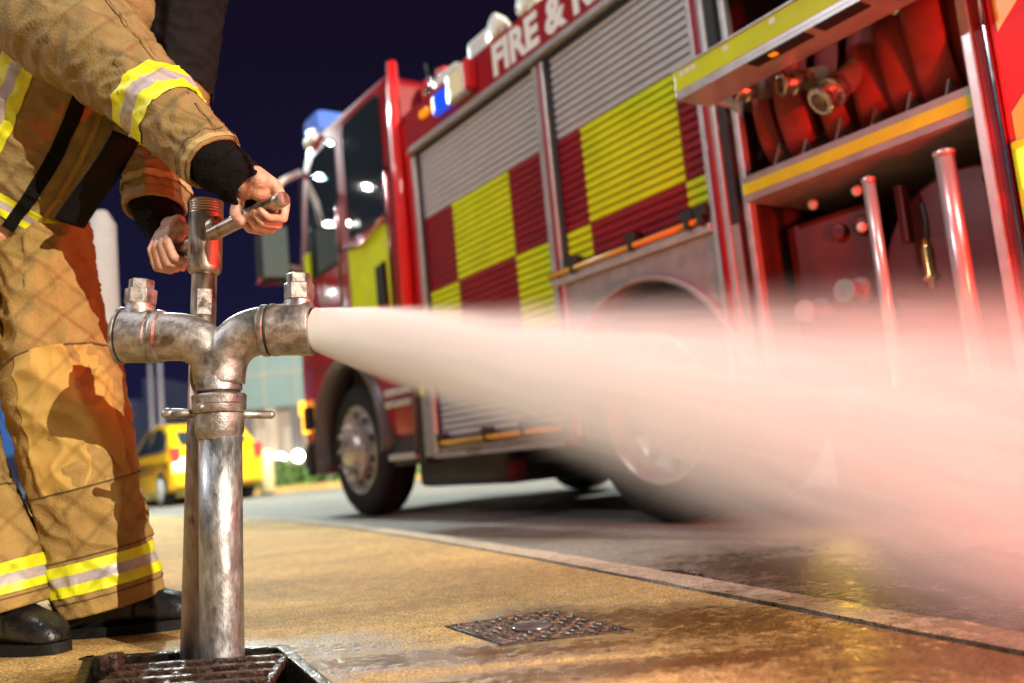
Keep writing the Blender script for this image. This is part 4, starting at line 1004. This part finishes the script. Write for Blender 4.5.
chain([hd_ + fd * .088 - hu * .068 - sd_ * .022, hd_ + fd * .092 - hu * .066, hd_ + fd * .088 - hu * .068 + sd_ * .022], [.009, .011, .009])
pers = bb.build('person', 'skin')
m_ = pers.modifiers.new('fuse', 'REMESH'); m_.mode = 'VOXEL'; m_.voxel_size = .0025; m_.use_smooth_shade = True
m_ = pers.modifiers.new('soften', 'SMOOTH'); m_.factor = .5; m_.iterations = 2
tag(pers, 'firefighter in tan turnout jacket and trousers turning the hydrant key with both hands', 'person')
b = MB()
for s_ in (-1, 1): b.ball(hd_ + fd * .080 + sd_ * .031 * s_ + hu * .004, .0125, n=12)
b.build('eyes', 'eye_white', pers) if mat('eye_white', (.6, .58, .55), .2) else None
b = MB(); b.lathe([(-.03, .135), (-.028, .12), (.03, .118), (.08, .098), (.115, .06), (.128, 0)], hd_ + hu * .03, hu, 32)
b.build('helmet', 'helmet', pers, angle=40)
# jacket
torso = Limb([(0, 206, 2.10, 74), (22, 172, 2.08, 79), (44, 130, 2.05, 82), (76, 45, 1.99, 86), (100, -22, 1.95, 84), (113, -52, 1.94, 38)], 80, .74, .008, 9., 3.1)
jk = torso.shell('jacket', 'jacket', pers, 0, 1, 0, 96, 150)
torso.band('reflective_band', jk, .045, .140)
torso.band('reflective_band', jk, .145, .72, R(-17), R(9), .003, True)
torso.band('zip_strip', jk, .004, .60, R(36), R(46), .005, True, ('knit',))
torso.band('front_edge', jk, .0, .70, R(56), R(60), .006, True, ('trousers',))
rs = Limb([(14, -30, 1.93, 66), (52, 10, 1.865, 66), (98, 51, 1.80, 55), (128, 78, 1.765, 46), (152, 98, 1.74, 41), (186, 134, 1.70, 35.5), (213, 162, 1.672, 32.5)], 90, .92, .0065, 12., 8.3)
sl = rs.shell('sleeve', 'jacket', pers, 0, 1, 0, 80, 150, .10)
rs.band('reflective_band', sl, .655, .775, off=.003)
rs.band('cuff_edge', sl, .975, .997, off=.0015, mats=('cuff_trim',)) if mat('cuff_trim', (.40, .29, .13), .9, bump=.3, bscale=600) else None
ls = Limb([(184, -26, 1.98, 44), (181, 30, 2.0, 38), (174, 92, 2.01, 37), (164, 140, 1.965, 34), (157, 178, 1.925, 32.5), (155, 209, 1.90, 31)], 80, .95, .006, 16., 5.7)
sl2 = ls.shell('sleeve', 'jacket', pers, 0, 1, 0, 72, 130, .12)
ls.band('dark_sleeve_top', sl2, .02, .40, off=.0065, mats=('jacket_dark',), nt=40)  # upper part of the left sleeve coloured black
ls.band('reflective_band', sl2, .63, .735, off=.003)
ls.band('cuff_strap', sl2, .86, .90, off=.004, mats=('cuff_trim',))
# knitted wristlets
for pts, sd2 in (([(200, 150, 1.685, 28), (222, 168, 1.672, 27.5), (238, 180, 1.664, 25.5), (250, 190, 1.655, 22)], 2.), ([(154, 200, 1.905, 24), (158, 214, 1.900, 23), (165, 228, 1.893, 20), (169, 235, 1.888, 18)], 4.)):
    k_ = Limb(pts, 40, .95, .0030, 40., sd2); k_.shell('wristlet', 'knit', pers, 0, 1, 0, 60, 60, .3)
# black flap hanging in front of the jacket
b = MB(); q0, q1 = at(126, 136, 1.83), at(70, 225, 1.94); d_ = (q1 - q0).normalized(); sdv = V((.8, -.05, .4)); sdv = (sdv - d_ * sdv.dot(d_)).normalized(); nv_ = d_.cross(sdv).normalized()
rr = []
for i in range(25):
    t_ = i / 24; c_ = q0.lerp(q1, t_) + nv_ * .008 * math.sin(t_ * 5); w_ = .030 + .004 * t_
    rr.append([c_ - sdv * w_ + nv_ * .003, c_ - sdv * w_ * .5 + nv_ * (.006 + .003 * math.sin(t_ * 9)), c_ + sdv * w_ * .5 + nv_ * .006, c_ + sdv * w_ + nv_ * .003, c_ + sdv * w_ - nv_ * .003, c_ - sdv * w_ - nv_ * .003])
b.rings(rr, 0, True); b.build('front_flap', 'jacket_dark', jk)
# trousers
pel = Limb([(2, 170, 2.13, 52), (2, 200, 2.13, 62), (4, 232, 2.13, 64), (8, 262, 2.12, 50)], 40, .66, .008, 12., 1.9)
tr0 = pel.shell('trousers', 'trousers', pers, 0, 1, 0, 80, 60)
lgL = Limb([(38, 205, 2.13, 44), (45, 246, 2.11, 44), (52, 310, 2.08, 48), (65, 390, 2.06, 54), (80, 470, 2.07, 51), (97, 540, 2.09, 49.5), (110, 603, 2.10, 51.5)], 100, .95, .0095, 6.5, 6.6)
tl = lgL.shell('trouser_leg', 'trousers', tr0, 0, 1, 0, 110, 260, .07)
lgL.band('reflective_band', tl, .868, .948)
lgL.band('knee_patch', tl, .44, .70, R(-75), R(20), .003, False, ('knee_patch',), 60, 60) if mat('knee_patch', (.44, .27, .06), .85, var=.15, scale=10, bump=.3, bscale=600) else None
lgR = Limb([(-26, 208, 2.11, 48), (-36, 252, 2.07, 48), (-47, 320, 2.03, 49), (-59, 400, 2.00, 50), (-45, 490, 1.99, 50), (-15, 560, 1.99, 51), (-4, 612, 1.99, 50)], 100, .95, .009, 6.5, 2.2)
tr2 = lgR.shell('trouser_leg', 'trousers', tr0, 0, 1, 0, 100, 220, .07)
lgR.band('reflective_band', tr2, .865, .948)
# seams, pocket flaps and stitching
mat('seam_dark', (.10, .06, .022), .9)
for lim, par, t0, t1, th in ((lgL, tl, .10, .985, R(62)), (lgR, tr2, .10, .985, R(60)), (rs, sl, .05, .64, R(-52)), (rs, sl, .79, .97, R(-52))):
    lim.band('seam', par, t0, t1, th, th + R(1.8), .0055, True, ('seam_dark',))
for lim, par, t in ((lgL, tl, .44), (lgL, tl, .70), (lgL, tl, .855), (lgL, tl, .962), (lgR, tr2, .70), (lgR, tr2, .962), (rs, sl, .955), (ls, sl2, .95)):
    lim.band('hem_stitch', par, t, t + .0035, off=.0032, mats=('seam_dark',), nt=2)
# fingernails
# boots
def boot(an_, d_, L_=.30):
    sv = V((-d_.y, d_.x, 0)); o = V((an_.x, an_.y, 0)) - d_ * .085
    st = [(0, .030, .10, .02), (.015, .038, .17, .02), (.06, .044, .24, .02), (.11, .044, .23, .02), (.14, .043, .155, .02), (.175, .045, .112, .02), (.215, .049, .092, .02), (.25, .048, .080, .02), (.275, .041, .064, .02), (.290, .028, .050, .022), (.298, .010, .036, .026)]
    sp_ = spline([V((*q,)) if len(q) == 4 else q for q in st], 50); rr = []
    for q in sp_:
        s_, w_, h_, z0 = q; ring = []
        for j in range(28):
            t_ = 2 * math.pi * j / 28; cx_, cz_ = math.cos(t_), math.sin(t_)
            e_ = .62; x_ = math.copysign(abs(cx_) ** e_, cx_) * w_; z_ = z0 + (h_ - z0) * (.5 + .5 * math.copysign(abs(cz_) ** .7, cz_))
            x_ *= 1 - .22 * max(0, (z_ - z0) / max(h_ - z0, .01)); crease = .004 * math.sin(s_ * 170) * max(0, 1 - abs(s_ - .165) / .035)
            ring.append(o + d_ * s_ + sv * x_ + V((0, 0, z_ + crease * max(0, cz_))))
        rr.append(ring)
    b = MB(); b.rings(rr); bt = b.build('boot', 'leather_boot', pers)
    b = MB(); ol = []
    for i in range(40):
        t_ = i / 40 * 2 * math.pi; c_ = math.cos(t_); s_ = .150 + .153 * math.copysign(abs(c_) ** .8, c_); wd = .044 * (1 - .10 * math.cos(2 * (t_ - .3))) * abs(math.sin(t_)) ** .55 * math.copysign(1, math.sin(t_)); ol.append(o + d_ * s_ + sv * wd)
    b.rings([[q + V((0, 0, z)) for q in ol] for z in (.001, .010, .011, .020, .023)], 0, True); b.build('sole', 'rubber', bt, angle=40)
    b = MB(); b.tube(spline([o + d_ * .155 + sv * .048 + V((0, 0, .035)), o + d_ * .165 + sv * .034 + V((0, 0, .105)), o + d_ * .168 + V((0, 0, .128)), o + d_ * .165 - sv * .034 + V((0, 0, .105)), o + d_ * .155 - sv * .048 + V((0, 0, .035))], 20), .0022, 6); b.build('seam', 'rubber', bt)
boot(anL, dL); boot(anR, dR)
